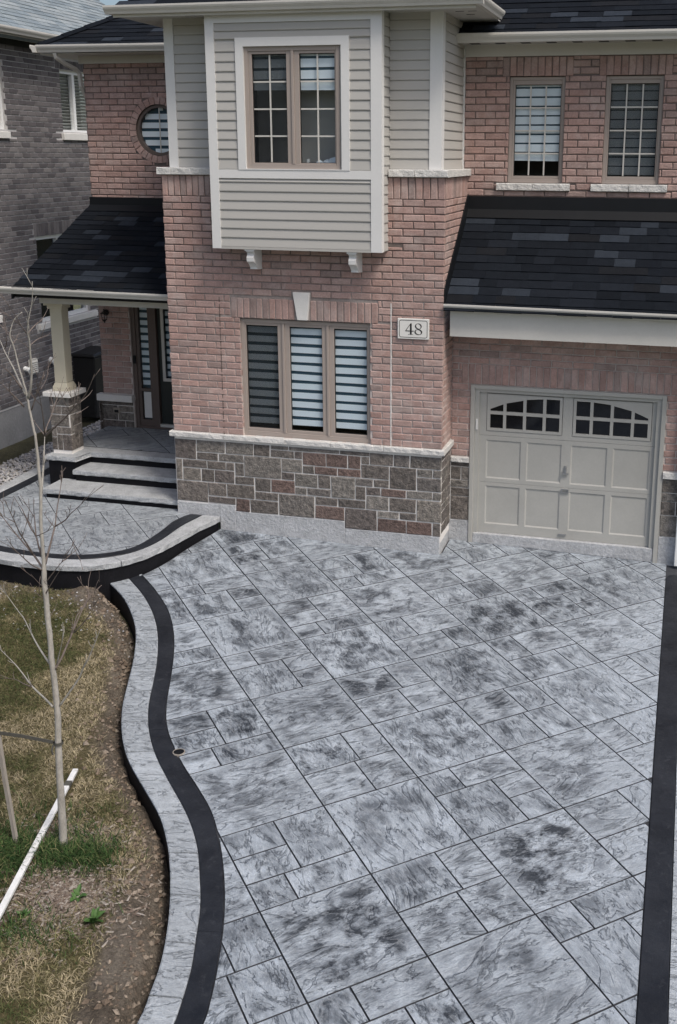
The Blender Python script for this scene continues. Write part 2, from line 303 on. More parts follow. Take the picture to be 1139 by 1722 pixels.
def frame(O, U, N):
    U = Vector(U); N = Vector(N); Wv = N.cross(U)   # right-handed: U x W = N
    return Matrix(((U.x, Wv.x, N.x, O[0]), (U.y, Wv.y, N.y, O[1]), (U.z, Wv.z, N.z, O[2]), (0, 0, 0, 1)))
def put_blocks(rects, O, U, N, m, name, parent, single, d=.05, ch=.008, jit=.004, joined_name=None):
    """rects: (u0,u1,z0,z1) on the wall plane; single: how many become objects of their own; the rest is one part"""
    F = frame(O, U, N); mb = MB(); n = 0
    for u0, u1, z0, z1 in rects:
        w, h = u1-u0, z1-z0
        if n < single:
            key = (m, round(w, 2), round(h, 2), random.randrange(3), ch)
            if key not in BC:
                a = MB(); a.add(*blockmesh(round(w, 2), round(h, 2), d, ch, jit, m, name)); BC[key] = a.mesh(name, MT[m])
            S = Matrix.Diagonal((w/key[1], h/key[2], 1, 1))
            place(name, BC[key], parent, F @ Matrix.Translation((u0, z0, 0)) @ S); n += 1
        else:
            v, f = blockmesh(w, h, d, ch, jit, m, name); mb.add([F @ (Vector(q)+Vector((u0, z0, 0))) for q in v], f)
    if mb.v: tag(mb.obj(joined_name or name+'_courses', m, parent), kind='stuff')
    return n
def layout(u0, u1, z0, rows, ch, opens=(), L=.267, g=.006, phase=0., circ=None, zmax=None):
    out = []
    for r in range(rows):
        a, b = z0+r*ch+g, z0+(r+1)*ch-g
        if zmax: b = min(b, zmax)
        if b-a < .03: continue
        u = u0-(L/2 if r % 2 else 0)-phase
        while u < u1:
            segs = [(max(u+g, u0), min(u+L-g, u1), a, b)]
            for (ou0, ou1, oz0, oz1) in opens:
                ns = []
                for (p, q, c, d) in segs:
                    if q <= ou0 or p >= ou1 or d <= oz0 or c >= oz1: ns.append((p, q, c, d)); continue
                    if c < oz0-.03: ns.append((p, q, c, oz0)); continue
                    if d > oz1+.03: ns.append((p, q, oz1, d)); continue
                    if p < ou0: ns.append((p, ou0, c, d))
                    if q > ou1: ns.append((ou1, q, c, d))
                segs = ns
            if circ:
                cx, cz, R = circ; ns = []
                for (p, q, c, d) in segs:
                    dz = abs((c+d)/2-cz)
                    if dz < R:
                        hc = math.sqrt(R*R-dz*dz)
                        if p < cx-hc: ns.append((p, min(q, cx-hc), c, d))
                        if q > cx+hc: ns.append((max(p, cx+hc), q, c, d))
                    else: ns.append((p, q, c, d))
                segs = ns
            out += [s_ for s_ in segs if s_[1]-s_[0] > .022 and s_[3]-s_[2] > .02]
            u += L
    return out
def soldiers(u0, u1, z0, z1, w=.089, g=.005):
    n = max(1, round((u1-u0)/w)); k = (u1-u0)/n
    return [(u0+i*k+g, u0+(i+1)*k-g, z0+g, z1-g) for i in range(n)]
def backing(mb, x0, x1, z0, z1, y0, y1, opens=()):
    xs = sorted({x0, x1}|{min(max(o[0], x0), x1) for o in opens}|{min(max(o[1], x0), x1) for o in opens}); zs = sorted({z0, z1}|{min(max(o[2], z0), z1) for o in opens}|{min(max(o[3], z0), z1) for o in opens})
    for zi in range(len(zs)-1):
        run = None
        for xi in range(len(xs)-1):
            cx, cz = (xs[xi]+xs[xi+1])/2, (zs[zi]+zs[zi+1])/2
            inside = any(o[0] < cx < o[1] and o[2] < cz < o[3] for o in opens)
            if not inside: run = xs[xi] if run is None else run
            if run is not None and (inside or xi == len(xs)-2):
                mb.box(run, xs[xi] if inside else xs[xi+1], y0, y1, zs[zi], zs[zi+1]); run = None
    return mb
def clip(poly, win):
    """clip any polygon by a convex window (both lists of 2D points, window counter-clockwise)"""
    out = poly
    for i in range(len(win)):
        a, b = win[i], win[(i+1) % len(win)]; inp = out; out = []
        if not inp: return []
        side = lambda p: (b[0]-a[0])*(p[1]-a[1])-(b[1]-a[1])*(p[0]-a[0])
        for k in range(len(inp)):
            p, q = inp[k], inp[(k+1) % len(inp)]; sp_, sq = side(p), side(q)
            if sp_ >= 0: out.append(p)
            if (sp_ >= 0) != (sq >= 0):
                f = sp_/(sp_-sq); out.append((p[0]+(q[0]-p[0])*f, p[1]+(q[1]-p[1])*f))
    res = []
    for p in out:
        if not res or (abs(p[0]-res[-1][0])+abs(p[1]-res[-1][1])) > .002: res.append(p)
    if len(res) > 2 and abs(res[0][0]-res[-1][0])+abs(res[0][1]-res[-1][1]) < .002: res.pop()
    return res
def area(p): return .5*abs(sum(p[i][0]*p[(i+1) % len(p)][1]-p[(i+1) % len(p)][0]*p[i][1] for i in range(len(p))))
STONES = [(0.005,0.32,1.171,1.456),(0.32,0.745,1.285,1.456),(0.745,1.155,1.285,1.456),(1.155,1.39,1.285,1.456),(1.39,1.65,1.395,1.456),(1.39,1.73,1.285,1.395),(1.73,1.84,1.285,1.395),(0.32,0.64,1.171,1.285),(0.64,1.01,1.171,1.285),(0.005,0.105,0.867,1.171),(0.105,0.47,1.051,1.171),(0.47,0.745,1.051,1.171),(0.745,0.87,1.051,1.171),(0.87,1.01,0.984,1.171),(1.01,1.545,0.984,1.285),(1.545,1.84,1.096,1.285),(1.84,2.007,1.096,1.211),(0.105,0.38,0.867,1.051),(0.38,0.57,0.867,1.051),(0.57,0.87,0.867,1.051),(0.87,1.155,0.867,0.984),(1.545,1.73,0.984,1.096),(0.005,0.47,0.568,0.867),(0.47,0.745,0.672,0.867),(0.745,1.155,0.672,0.867),(1.155,1.39,0.794,0.984),(1.39,1.73,0.794,0.984),(1.73,1.9,0.794,0.906),(1.155,1.49,0.672,0.794),(0.47,0.87,0.568,0.672),(0.87,1.08,0.48,0.672),(1.08,1.49,0.48,0.672),(1.49,2.007,0.48,0.794),(1.73,2.055,0.906,1.096),(1.84,2.17,1.211,1.395),(2.17,2.47,1.211,1.395),(2.47,2.65,1.211,1.395),(2.65,2.77,1.285,1.395),(1.65,2.36,1.395,1.456),(2.36,2.77,1.395,1.456),(2.77,3.09,1.285,1.456),(3.09,3.31,1.285,1.456),(3.31,3.73,1.285,1.456),(2.007,2.33,1.096,1.211),(2.33,2.65,1.096,1.211),(2.65,3.033,1.096,1.285),(3.033,3.4,0.984,1.285),(3.4,3.615,1.171,1.285),(3.615,3.73,1.171,1.285),(3.4,3.73,0.984,1.171),(2.055,2.235,0.906,1.096),(2.235,2.57,0.794,1.096),(2.57,2.82,0.984,1.096),(2.82,3.033,0.984,1.096),(1.9,2.235,0.794,0.906),(2.57,2.715,0.794,0.984),(2.715,2.92,0.867,0.984),(2.92,3.265,0.867,0.984),(3.265,3.615,0.867,0.984),(3.615,3.73,0.867,0.984),(2.007,2.33,0.672,0.794),(2.33,2.715,0.672,0.794),(2.715,3.033,0.672,0.867),(3.033,3.4,0.672,0.867),(3.4,3.73,0.568,0.867),(2.007,2.42,0.48,0.672),(2.42,2.87,0.38,0.672),(2.87,3.17,0.568,0.672),(3.17,3.4,0.568,0.672),(2.87,3.265,0.38,0.568),(3.265,3.615,0.38,0.568),(3.615,3.73,0.38,0.568)]
TRUNK = [(2.069,-6.28,-0.241),(2.073,-6.279,-0.13),(2.08,-6.277,0.121),(2.088,-6.276,0.465),(2.097,-6.273,0.755),(2.107,-6.271,0.908),(2.108,-6.27,1.097),(2.102,-6.272,1.312),(2.097,-6.273,1.469),(2.097,-6.273,1.652),(2.094,-6.274,1.814),(2.092,-6.274,1.967),(2.09,-6.275,2.081),(2.098,-6.273,2.196),(2.098,-6.273,2.388),(2.101,-6.272,2.579),(2.118,-6.268,2.775),(2.117,-6.268,2.894),(2.116,-6.268,3.045),(2.112,-6.269,3.195),(2.101,-6.272,3.276),(2.085,-6.276,3.424),(2.073,-6.279,3.529),(2.055,-6.284,3.626),(2.032,-6.29,3.746),(2.013,-6.294,3.866),(1.993,-6.3,3.937),(2.005,-6.296,4),(2.033,-6.289,4.063),(2.09,-6.275,4.114)]
BRANCHES = [
    (0.011, [(2.083,-6.277,3.497),(2.122,-6.298,3.568),(2.157,-6.321,3.695),(2.177,-6.348,3.82),(2.196,-6.375,3.927),(2.207,-6.403,3.987),(2.236,-6.428,4.076),(2.291,-6.445,4.225),(2.319,-6.47,4.357)]),
    (0.006, [(2.116,-6.268,3.961),(2.126,-6.197,4.006),(2.145,-6.124,4.044),(2.159,-6.052,4.123)]),
    (0.005, [(2.112,-6.269,3.961),(2.128,-6.357,4.03),(2.144,-6.445,4.128),(2.163,-6.532,4.197)]),
    (0.005, [(2.124,-6.266,3.874),(2.13,-6.175,3.907),(2.151,-6.08,3.921),(2.121,-5.997,3.928)]),
    (0.004, [(2.115,-6.269,3.858),(2.118,-6.333,3.901),(2.114,-6.4,3.943)]),
    (0.009, [(2.07,-6.28,3.521),(2.007,-6.249,3.592),(1.942,-6.219,3.696),(1.868,-6.191,3.793),(1.822,-6.156,3.841),(1.775,-6.121,3.89)]),
    (0.004, [(2.011,-6.295,3.89),(1.982,-6.208,3.914),(1.95,-6.122,3.947)]),
    (0.007, [(2.048,-6.286,3.431),(2.03,-6.361,3.52),(2.024,-6.433,3.591),(2.012,-6.507,3.668)]),
    (0.006, [(2.046,-6.286,3.561),(2.018,-6.349,3.669),(2.01,-6.407,3.727),(1.995,-6.466,3.781)]),
    (0.005, [(1.993,-6.3,3.937),(1.882,-6.199,3.964),(1.763,-6.101,4)]),
    (0.004, [(1.947,-6.311,3.849),(2.036,-6.404,3.924),(2.063,-6.512,3.974)]),
    (0.006, [(2.1,-6.272,3.407),(2.169,-6.301,3.531),(2.211,-6.336,3.59),(2.287,-6.363,3.71),(2.363,-6.389,3.798)]),
    (0.004, [(2.158,-6.258,3.57),(2.19,-6.319,3.633),(2.244,-6.375,3.679)]),
    (0.004, [(2.177,-6.253,3.562),(2.142,-6.138,3.594),(2.1,-6.025,3.635)]),
    (0.011, [(2.12,-6.267,2.784),(2.106,-6.193,2.965),(2.077,-6.123,3.07),(2.045,-6.053,3.16)]),
    (0.006, [(2.178,-6.253,3.219),(2.143,-6.172,3.254),(2.13,-6.085,3.316),(2.118,-5.998,3.397),(2.106,-5.911,3.462),(2.094,-5.825,3.562)]),
    (0.005, [(2.178,-6.253,3.219),(2.087,-6.196,3.265),(2.006,-6.137,3.304)]),
    (0.006, [(2.179,-6.252,3.227),(2.246,-6.358,3.372),(2.307,-6.465,3.535),(2.368,-6.573,3.632)]),
    (0.009, [(2.182,-6.252,3.215),(2.298,-6.326,3.294),(2.453,-6.39,3.409),(2.589,-6.459,3.52),(2.709,-6.532,3.621),(2.825,-6.606,3.772)]),
    (0.005, [(2.422,-6.191,3.45),(2.481,-6.133,3.507),(2.489,-6.089,3.539)]),
    (0.004, [(2.41,-6.194,3.377),(2.417,-6.131,3.387),(2.434,-6.066,3.407)]),
    (0.009, [(2.091,-6.275,2.183),(2.001,-6.218,2.236),(1.896,-6.165,2.295),(1.805,-6.109,2.328),(1.691,-6.059,2.398),(1.569,-6.01,2.488),(1.499,-5.949,2.507)]),
    (0.008, [(2.095,-6.274,2.257),(2.039,-6.233,2.342),(1.993,-6.19,2.406),(1.922,-6.153,2.461),(1.851,-6.117,2.566),(1.79,-6.077,2.601),(1.722,-6.04,2.654)]),
    (0.006, [(2.057,-6.283,2.445),(2.007,-6.209,2.532),(1.955,-6.135,2.59),(1.912,-6.059,2.667)]),
    (0.009, [(2.107,-6.271,2.222),(2.118,-6.211,2.342),(2.123,-6.154,2.445),(2.107,-6.101,2.478),(2.089,-6.049,2.547),(2.088,-5.993,2.67),(2.08,-5.938,2.768),(2.055,-5.888,2.839)]),
    (0.006, [(2.202,-6.247,2.523),(2.327,-6.306,2.602),(2.42,-6.373,2.683),(2.551,-6.431,2.788),(2.698,-6.484,2.932)]),
    (0.004, [(2.061,-6.282,2.445),(2.216,-6.37,2.529),(2.342,-6.465,2.607)]),
    (0.004, [(2.194,-6.249,2.519),(2.094,-6.163,2.533),(1.995,-6.078,2.557)]),
    (0.006, [(2.085,-6.276,2.174),(2.072,-6.395,2.266),(2.069,-6.511,2.386),(2.075,-6.624,2.487),(2.067,-6.742,2.578)]),
    (0.007, [(2.026,-6.291,2.301),(2.039,-6.378,2.42),(2.052,-6.464,2.529),(2.078,-6.548,2.644),(2.098,-6.632,2.772),(2.129,-6.714,2.866)]),
    (0.004, [(1.915,-6.319,2.552),(1.795,-6.246,2.551),(1.694,-6.167,2.551)]),
    (0.005, [(2.11,-6.27,2.09),(2.212,-6.305,2.202),(2.298,-6.343,2.287),(2.373,-6.385,2.336)]),
    (0.004, [(2.229,-6.24,2.241),(2.254,-6.155,2.273),(2.28,-6.07,2.307),(2.302,-5.985,2.395)]),
    (0.004, [(2.229,-6.24,2.241),(2.275,-6.276,2.303),(2.329,-6.31,2.373)]),
    (0.006, [(2.09,-6.275,1.98),(2.169,-6.327,2.076),(2.272,-6.373,2.202),(2.366,-6.421,2.307)]),
    (0.004, [(2.096,-6.273,1.778),(2.113,-6.228,1.824),(2.128,-6.184,1.879)]),
    (0.004, [(2.079,-6.278,2.038),(2.104,-6.389,2.138),(2.138,-6.499,2.237)]),
    (0.004, [(2.074,-6.279,1.949),(2.052,-6.328,2.011),(2.036,-6.375,2.108)]),
    (0.01, [(2.115,-6.269,1.368),(2.15,-6.215,1.448),(2.174,-6.165,1.538),(2.192,-6.116,1.61),(2.205,-6.068,1.72),(2.237,-6.016,1.793),(2.286,-5.959,1.877),(2.342,-5.9,1.933)]),
    (0.006, [(2.267,-6.23,1.671),(2.304,-6.141,1.818),(2.316,-6.058,1.884),(2.282,-5.987,1.989),(2.271,-5.911,2.067)]),
    (0.005, [(2.279,-6.227,1.671),(2.419,-6.272,1.816),(2.525,-6.326,1.958),(2.57,-6.395,2.07)]),
    (0.006, [(2.134,-6.264,1.414),(2.212,-6.315,1.576),(2.28,-6.368,1.717)]),
    (0.01, [(2.13,-6.265,1.06),(2.222,-6.275,1.181),(2.327,-6.281,1.328),(2.389,-6.299,1.446),(2.443,-6.318,1.526),(2.517,-6.333,1.667),(2.582,-6.35,1.798)]),
    (0.009, [(2.079,-6.278,1.05),(1.965,-6.216,1.077),(1.822,-6.161,1.134),(1.719,-6.096,1.174),(1.595,-6.036,1.234),(1.444,-5.983,1.306),(1.348,-5.917,1.321)]),
    (0.005, [(1.931,-6.315,1.218),(1.834,-6.279,1.214),(1.733,-6.243,1.22),(1.57,-6.223,1.198)]),
    (0.004, [(1.932,-6.315,1.227),(1.931,-6.37,1.292),(1.936,-6.424,1.374)]),
    (0.008, [(2.085,-6.276,1.404),(1.984,-6.222,1.467),(1.894,-6.165,1.522),(1.811,-6.106,1.579),(1.725,-6.048,1.646),(1.643,-5.989,1.667),(1.512,-5.942,1.775),(1.402,-5.89,1.836)]),
    (0.003, [(2.491,-6.173,2.085),(2.544,-6.255,2.219)]),
    (0.003, [(2.377,-6.202,2.182),(2.264,-6.056,2.212)]),
]
# ================================================================== THE SETTING
def zd(x, y): return .1378-.0223*(x-3.73)+.0487*y          # the driveway's plane, falling to the street
ZW = .39
outerL = [(-.3,-1.62),(-.08,-1.83),(.38,-2.23),(.73,-2.65),(.97,-3.02),(1.2,-3.5),(1.38,-3.95),(1.53,-4.33),(1.69,-4.65),(1.87,-4.94),(2.07,-5.19),(2.34,-5.46),(2.65,-5.77),(2.86,-6.05),(3.0,-6.28),(3.14,-6.55),(3.27,-6.84),(3.39,-7.18),(3.45,-7.46),(3.49,-7.75),(3.5,-8.6),(3.45,-9.6),(3.4,-10.6)]
bandL = [(-.1,-1.5),(.1,-1.67),(.57,-2.11),(.93,-2.54),(1.2,-2.96),(1.44,-3.44),(1.61,-3.85),(1.77,-4.26),(1.93,-4.58),(2.11,-4.86),(2.3,-5.1),(2.55,-5.37),(2.87,-5.71),(3.11,-6.03),(3.28,-6.34),(3.43,-6.65),(3.54,-6.96),(3.62,-7.2),(3.68,-7.46),(3.72,-7.75),(3.74,-8.6),(3.69,-9.6),(3.64,-10.6)]
bandR = [(.05,-1.4),(.26,-1.58),(.67,-1.97),(1.04,-2.39),(1.34,-2.85),(1.57,-3.31),(1.76,-3.76),(1.93,-4.19),(2.11,-4.55),(2.32,-4.84),(2.55,-5.1),(2.8,-5.35),(3.05,-5.62),(3.25,-5.91),(3.42,-6.21),(3.57,-6.52),(3.69,-6.82),(3.78,-7.1),(3.86,-7.39),(3.91,-7.7),(3.94,-8.6),(3.89,-9.6),(3.84,-10.6)]
nose = [(.635,-.01),(.61,-.15),(.55,-.45),(.49,-.8),(.44,-1.18),(.34,-1.56),(.19,-1.84),(-.07,-2.07),(-.42,-2.18),(-.84,-2.2),(-1.29,-2.17),(-2.0,-2.03),(-2.6,-1.72),(-2.98,-1.2),(-3.08,-.4),(-3.1,.5),(-3.14,1.31),(-3.15,3.),(-3.15,6.)]
wbO = [(.37,-.01),(.335,-.2),(.29,-.52),(.28,-1.08),(.19,-1.46),(.03,-1.7),(-.26,-1.89),(-.62,-1.97),(-1.15,-1.96),(-1.46,-1.93),(-2.0,-1.82),(-2.5,-1.5),(-2.8,-1.0),(-2.89,-.4),(-2.9,.14),(-2.91,1.),(-2.95,1.56),(-2.96,3.),(-2.96,6.)]
wbI = [(.2,-.01),(.15,-.15),(.11,-.37),(.13,-.82),(.1,-1.29),(-.05,-1.57),(-.34,-1.76),(-.78,-1.85),(-1.23,-1.83),(-1.57,-1.77),(-2.0,-1.64),(-2.38,-1.35),(-2.62,-.9),(-2.7,-.4),(-2.71,.7),(-2.74,1.23),(-2.76,3.),(-2.76,6.)]
V2 = lambda L: [Vector((a, b, 0)) for a, b in L]
C_out, C_bl, C_br = [cr(V2(L), 8) for L in (outerL, bandL, bandR)]
NS = 260
RO, RBL, RBR = resample(C_out, NS), resample(C_bl, NS), resample(C_br, NS)
def stripmesh(A, B, zf, top, thick, inset=0.):
    """raised strip between two lines of equal count (A on the left when walking)"""
    mb = MB(); n = len(A); zt = lambda p: zf(p.x, p.y)+top
    rows = []
    for a, b in zip(A, B):
        ia, ib = a.lerp(b, inset), b.lerp(a, inset)
        rows.append([(a.x, a.y, zt(a)-thick), (a.x, a.y, zt(a)-(.006 if inset else 0)), (ia.x, ia.y, zt(ia)), (ib.x, ib.y, zt(ib)), (b.x, b.y, zt(b)-(.006 if inset else 0)), (b.x, b.y, zt(b)-thick)])
    vs = [v for r in rows for v in r]; fs = []
    for i in range(n-1):
        for k in range(5): fs.append((6*i+k, 6*i+k+1, 6*i+6+k+1, 6*i+6+k))
    fs.append((0, 1, 2, 3, 4, 5)); k = 6*(n-1); fs.append((k+5, k+4, k+3, k+2, k+1, k)); mb.add(vs, fs); return mb
# ---- ground sheet to the horizon
gm = MB(); ys = [-400, -60, -14, -11, 0, 3, 60, 400]; zs_ = [-.9, -.9, -.9, -.75, -.02, .12, .2, .2]; xs_ = [-400, -30, 30, 400]
gm.add([(x, y, z) for y, z in zip(ys, zs_) for x in xs_], [(4*i+j, 4*i+j+1, 4*i+j+5, 4*i+j+4) for i in range(len(ys)-1) for j in range(3)])
tag(gm.obj('ground', 'groundgrass'), kind='structure')
# ---- driveway: bed, stamped pieces, borders
drive = MB()
region = [(p.x, p.y) for p in C_br if p.y < -1.5]
top_edge = [(.30,-1.62)]
nose_c = cr(V2(nose), 6)
top_edge = [(p.x+.0, p.y) for p in nose_c if p.y > -1.70 and p.x > .2][::-1]
region_in = [(p[0], p[1]) for p in region][::-1]           # bottom -> top along the band
region_poly = region_in+top_edge+[(.64,.02),(3.70,.02),(3.74,.08),(3.74,.555),(6.6,.555),(6.6,-10.6)]
region_poly = region_poly[::-1] if sum(region_poly[i][0]*region_poly[(i+1) % len(region_poly)][1]-region_poly[(i+1) % len(region_poly)][0]*region_poly[i][1] for i in range(len(region_poly))) < 0 else region_poly
bed = MB().prism([(x, y, zd(x, y)-.22) for x, y in [(p.x, p.y) for p in resample([a.lerp(b_, .4) for a, b_ in zip(RO, RBL)], 90)]+[(7.1,-10.6),(7.1,.56),(3.72,.56),(3.72,.05),(.3,.05),(.3,-1.2)]], (0, 0, .204))
driveway = tag(bed.obj('driveway', 'joint'), kind='structure')
TH = .7305; ct, st_ = math.cos(TH), math.sin(TH); MA, MBs, A0, B0 = .9005, .923, -.6117, -2.8833
def ab2xy(a, b): return (ct*a-st_*b, st_*a+ct*b)
def cells(i, j):
    if (i+j) % 2 == 0: return [(0, 1, 0, 1)]
    rr = random.Random(i*91+j*17); k = rr.randrange(4)
    P1 = [(0,.5,0,.34),(0,.5,.34,.67),(.5,1,0,.67),(0,.34,.67,1),(.34,1,.67,1)]
    P2 = [(0,.62,0,.5),(.62,1,0,.5),(0,.55,.5,1),(.55,1,.5,1)]
    P3 = [(0,.36,0,.52),(.36,1,0,.52),(0,.66,.52,1),(.66,1,.52,1)]
    P4 = [(0,.34,0,.34),(.34,1,0,.34),(0,.62,.34,1),(.62,1,.34,.66),(.62,1,.66,1)]
    P = [P1, P2, P3, P4][k]
    if (i, j) == (-1, 4): P = P1
    if (i, j) in ((0, 5), (2, 3)): P = P2
    return P
def lay_stamps(region, irange, jrange, zf, m, name, parent, gap, thick):
    n = 0
    for i in irange:
        for j in jrange:
            for (s0, s1, t0, t1) in cells(i, j):
                a0, a1 = A0+(i+s0)*MA+gap, A0+(i+s1)*MA-gap; b0, b1 = B0-(j+t0)*MBs-gap, B0-(j+t1)*MBs+gap
                q = [ab2xy(a0, b1), ab2xy(a1, b1), ab2xy(a1, b0), ab2xy(a0, b0)]
                poly = clip(region, q)
                if len(poly) < 3 or area(poly) < .004: continue
                k = random.randrange(4); ang = TH+k*math.pi/2; c = ab2xy((a0+a1)/2, (b0+b1)/2); ca, sa = math.cos(ang), math.sin(ang)
                dz = random.uniform(-.0012, .0012); zc = zf(*c); loc = lambda x, y: ((x-c[0])*ca+(y-c[1])*sa, -(x-c[0])*sa+(y-c[1])*ca)
                if sum(poly[a][0]*poly[(a+1) % len(poly)][1]-poly[(a+1) % len(poly)][0]*poly[a][1] for a in range(len(poly))) < 0: poly = poly[::-1]
                L = [loc(*p) for p in poly]; zz = [zf(*p)-zc+dz for p in poly]; mb = MB(); N_ = len(poly)
                I_ = inset(L, .0022)
                mb.add([(l[0], l[1], z-thick) for l, z in zip(L, zz)]+[(l[0], l[1], z-.005) for l, z in zip(L, zz)]+[(l[0], l[1], z) for l, z in zip(I_, zz)], [tuple(range(2*N_, 3*N_)), tuple(range(N_-1, -1, -1))]+[(k_*N_+x, k_*N_+(x+1) % N_, (k_+1)*N_+(x+1) % N_, (k_+1)*N_+x) for k_ in range(2) for x in range(N_)])
                me = mb.mesh(name, MT[m]); me.materials.append(MT['joint'])
                for p_ in me.polygons: p_.material_index = 0 if p_.index == 0 else 1
                place(name, me, parent, Matrix.Translation((c[0], c[1], zc)) @ Matrix.Rotation(ang, 4, 'Z')); n += 1
    return n
lay_stamps(region_poly, range(-6, 12), range(-9, 11), zd, 'stamp', 'stamped_stone', driveway, .0046, .03)
# left border: pale kerb stones on the lawn side, charcoal band inside it
cuts = [0]; k = 0
while cuts[-1] < NS-1:
    s_ = cuts[-1]; L_ = 0
    target = .50+random.uniform(-.05, .05)
    while s_ < NS-1 and L_ < target: L_ += (RO[s_+1]-RO[s_]).length; s_ += 1
    cuts.append(s_)
for a, b in zip(cuts, cuts[1:]):
    if b-a < 2: continue
    g = .5*.009
    A = RO[a:b+1]; B = RBL[a:b+1]
    A = [A[0].lerp(A[1], .18)]+A[1:-1]+[A[-1].lerp(A[-2], .18)]; B = [B[0].lerp(B[1], .18)]+B[1:-1]+[B[-1].lerp(B[-2], .18)]
    stripmesh(A, B, zd, 0, .19, .05).obj('kerb_stone', 'stampborder', driveway)
mid = lambda A, B, f: [a.lerp(b, f) for a, b in zip(A, B)]
for a, b in ((0, 97), (97, 165), (165, 205), (205, NS-1)):
    A, B = mid(RBL, RBR, .035)[a:b+1], mid(RBR, RBL, .035)[a:b+1]
    A[-1] = A[-1].lerp(A[-2], .12); B[-1] = B[-1].lerp(B[-2], .12)
    jj = lambda p: p+Vector((random.uniform(-.0025, .0025), random.uniform(-.0025, .0025), 0))
    stripmesh([jj(p) for p in A], [jj(p) for p in B], zd, -.002, .03, .04).obj('border_band', 'band', driveway)
# face of the kerb on the lawn side is coated black
kf = MB()
for i in range(NS-1):
    n_ = (RO[i+1]-RO[i]).normalized(); n_ = Vector((n_.y, -n_.x, 0)); 
    if n_.x > 0: n_ = -n_
    p, q = RO[i]+n_*.006, RO[i+1]+n_*.006
    kf.add([(p.x, p.y, zd(p.x, p.y)-.014), (q.x, q.y, zd(q.x, q.y)-.014), (q.x, q.y, zd(q.x, q.y)-.3), (p.x, p.y, zd(p.x, p.y)-.3)], [(0, 1, 2, 3)])
kf.obj('kerb_face', 'black', driveway)
# right border
rb = [(6.605, .10), (6.625, .19), (6.67, .235), (6.73, .24)]
R1 = [(6.605, -10.6)]+rb; poly = R1+[(6.80, .24), (6.80, -10.6)]
MB().prism([(x, y, zd(x, y)-.03) for x, y in poly], (0, 0, .034)).obj('border_band', 'band', driveway, bevel=.005)
yy = .54
while yy > -10.6:
    y2 = yy-.55; MB().prism([(x, y, zd(x, y)-.15) for x, y in ((6.808, y2+.006), (7.1, y2+.006), (7.1, yy), (6.808, yy))], (0, 0, .15)).obj('kerb_stone', 'stampborder', driveway); yy = y2
# small open sleeve set in the band's inner edge
ds = thing('ground_sleeve', 'small round dark sleeve with pale rim set flush beside the charcoal band', 'fitting', (2.42,-4.93,zd(2.42,-4.93)))
def disc(mb, c, r0, r1, z0, z1, n=20, sq=1.):
    a = [(c[0]+r0*math.cos(2*math.pi*i/n), c[1]+r0*math.sin(2*math.pi*i/n), z0) for i in range(n)]; b = [(c[0]+r1*math.cos(2*math.pi*i/n), c[1]+r1*math.sin(2*math.pi*i/n), z1) for i in range(n)]
    return mb.add(a+b, [(i, (i+1) % n, n+(i+1) % n, n+i) for i in range(n)])
dz_ = zd(2.42,-4.93)
mb = MB(); disc(mb, (2.42,-4.93), .056, .056, dz_-.02, dz_+.006); disc(mb, (2.42,-4.93), .056, .049, dz_+.006, dz_+.007); disc(mb, (2.42,-4.93), .049, .049, dz_+.007, dz_-.02); mb.obj('rim', 'oldwood', ds)
mb = MB(); disc(mb, (2.42,-4.93), .049, .0005, dz_+.004, dz_+.003); mb.obj('dark_well', 'flash', ds)
# ---- walkway, raised above the drive
flat = lambda x, y: ZW
NW = 120
WN, WO, WI = [resample(cr(V2(L), 8), NW) for L in (nose, wbO, wbI)]
wk = MB(); pl = [(p.x, p.y) for p in WI]+[(-.01, 6.), (-.01, -.005)]
inner = [(p.x, p.y) for p in WN]+[(.0, 6.), (.0, -.0)]
wbed = MB().prism([(x, y, ZW-.075) for x, y in [(p.x, p.y) for p in resample([a.lerp(b_, .5) for a, b_ in zip(WN, WO)], 60)]+[(0., 6.), (0., 0.)]][::-1], (0, 0, .066))
walk = tag(wbed.obj('walkway', 'joint'), kind='structure')
cuts = list(range(0, NW, 9))+[NW-1]
for a, b in zip(cuts, cuts[1:]):
    A = [p for p in WN[a:b+1]]; B = mid(WO, WI, -.04)[a:b+1]
    A[-1] = A[-1].lerp(A[-2], .05); B[-1] = B[-1].lerp(B[-2], .05)
    mbx = stripmesh(B, A, flat, 0, .07, .07)
    for i, v in enumerate(mbx.v):                     # chiselled, uneven nosing
        if i % 6 in (4, 5): mbx.v[i] = (v[0]+random.uniform(-.008, .008), v[1]+random.uniform(-.008, .008), v[2]+random.uniform(-.004, .004))
    mbx.obj('nosing_stone', 'tread', walk)
for a, b in ((0, 40), (40, 80), (80, NW-1)): stripmesh(mid(WI, WO, .03)[a:b+1], mid(WO, WI, .03)[a:b+1], flat, -.002, .03, .04).obj('border_band', 'band', walk)
wi_poly = [(p.x, p.y) for p in WI]+[(0., 6.), (0., 0.)]
if sum(wi_poly[i][0]*wi_poly[(i+1) % len(wi_poly)][1]-wi_poly[(i+1) % len(wi_poly)][0]*wi_poly[i][1] for i in range(len(wi_poly))) < 0: wi_poly = wi_poly[::-1]
wi_front = clip(wi_poly, [(-4, -4), (2, -4), (2, .16), (-4, .16)]); wi_side = clip(wi_poly, [(-4, .16), (-2.1, .16), (-2.1, 6), (-4, 6)])
lay_stamps(wi_front, range(-6, 4), range(-6, 6), flat, 'walkstamp', 'stamped_stone', walk, .003, .03)
lay_stamps(wi_side, range(-6, 8), range(-12, 3), flat, 'walkstamp', 'stamped_stone', walk, .003, .03)
rs = MB(); ins = []
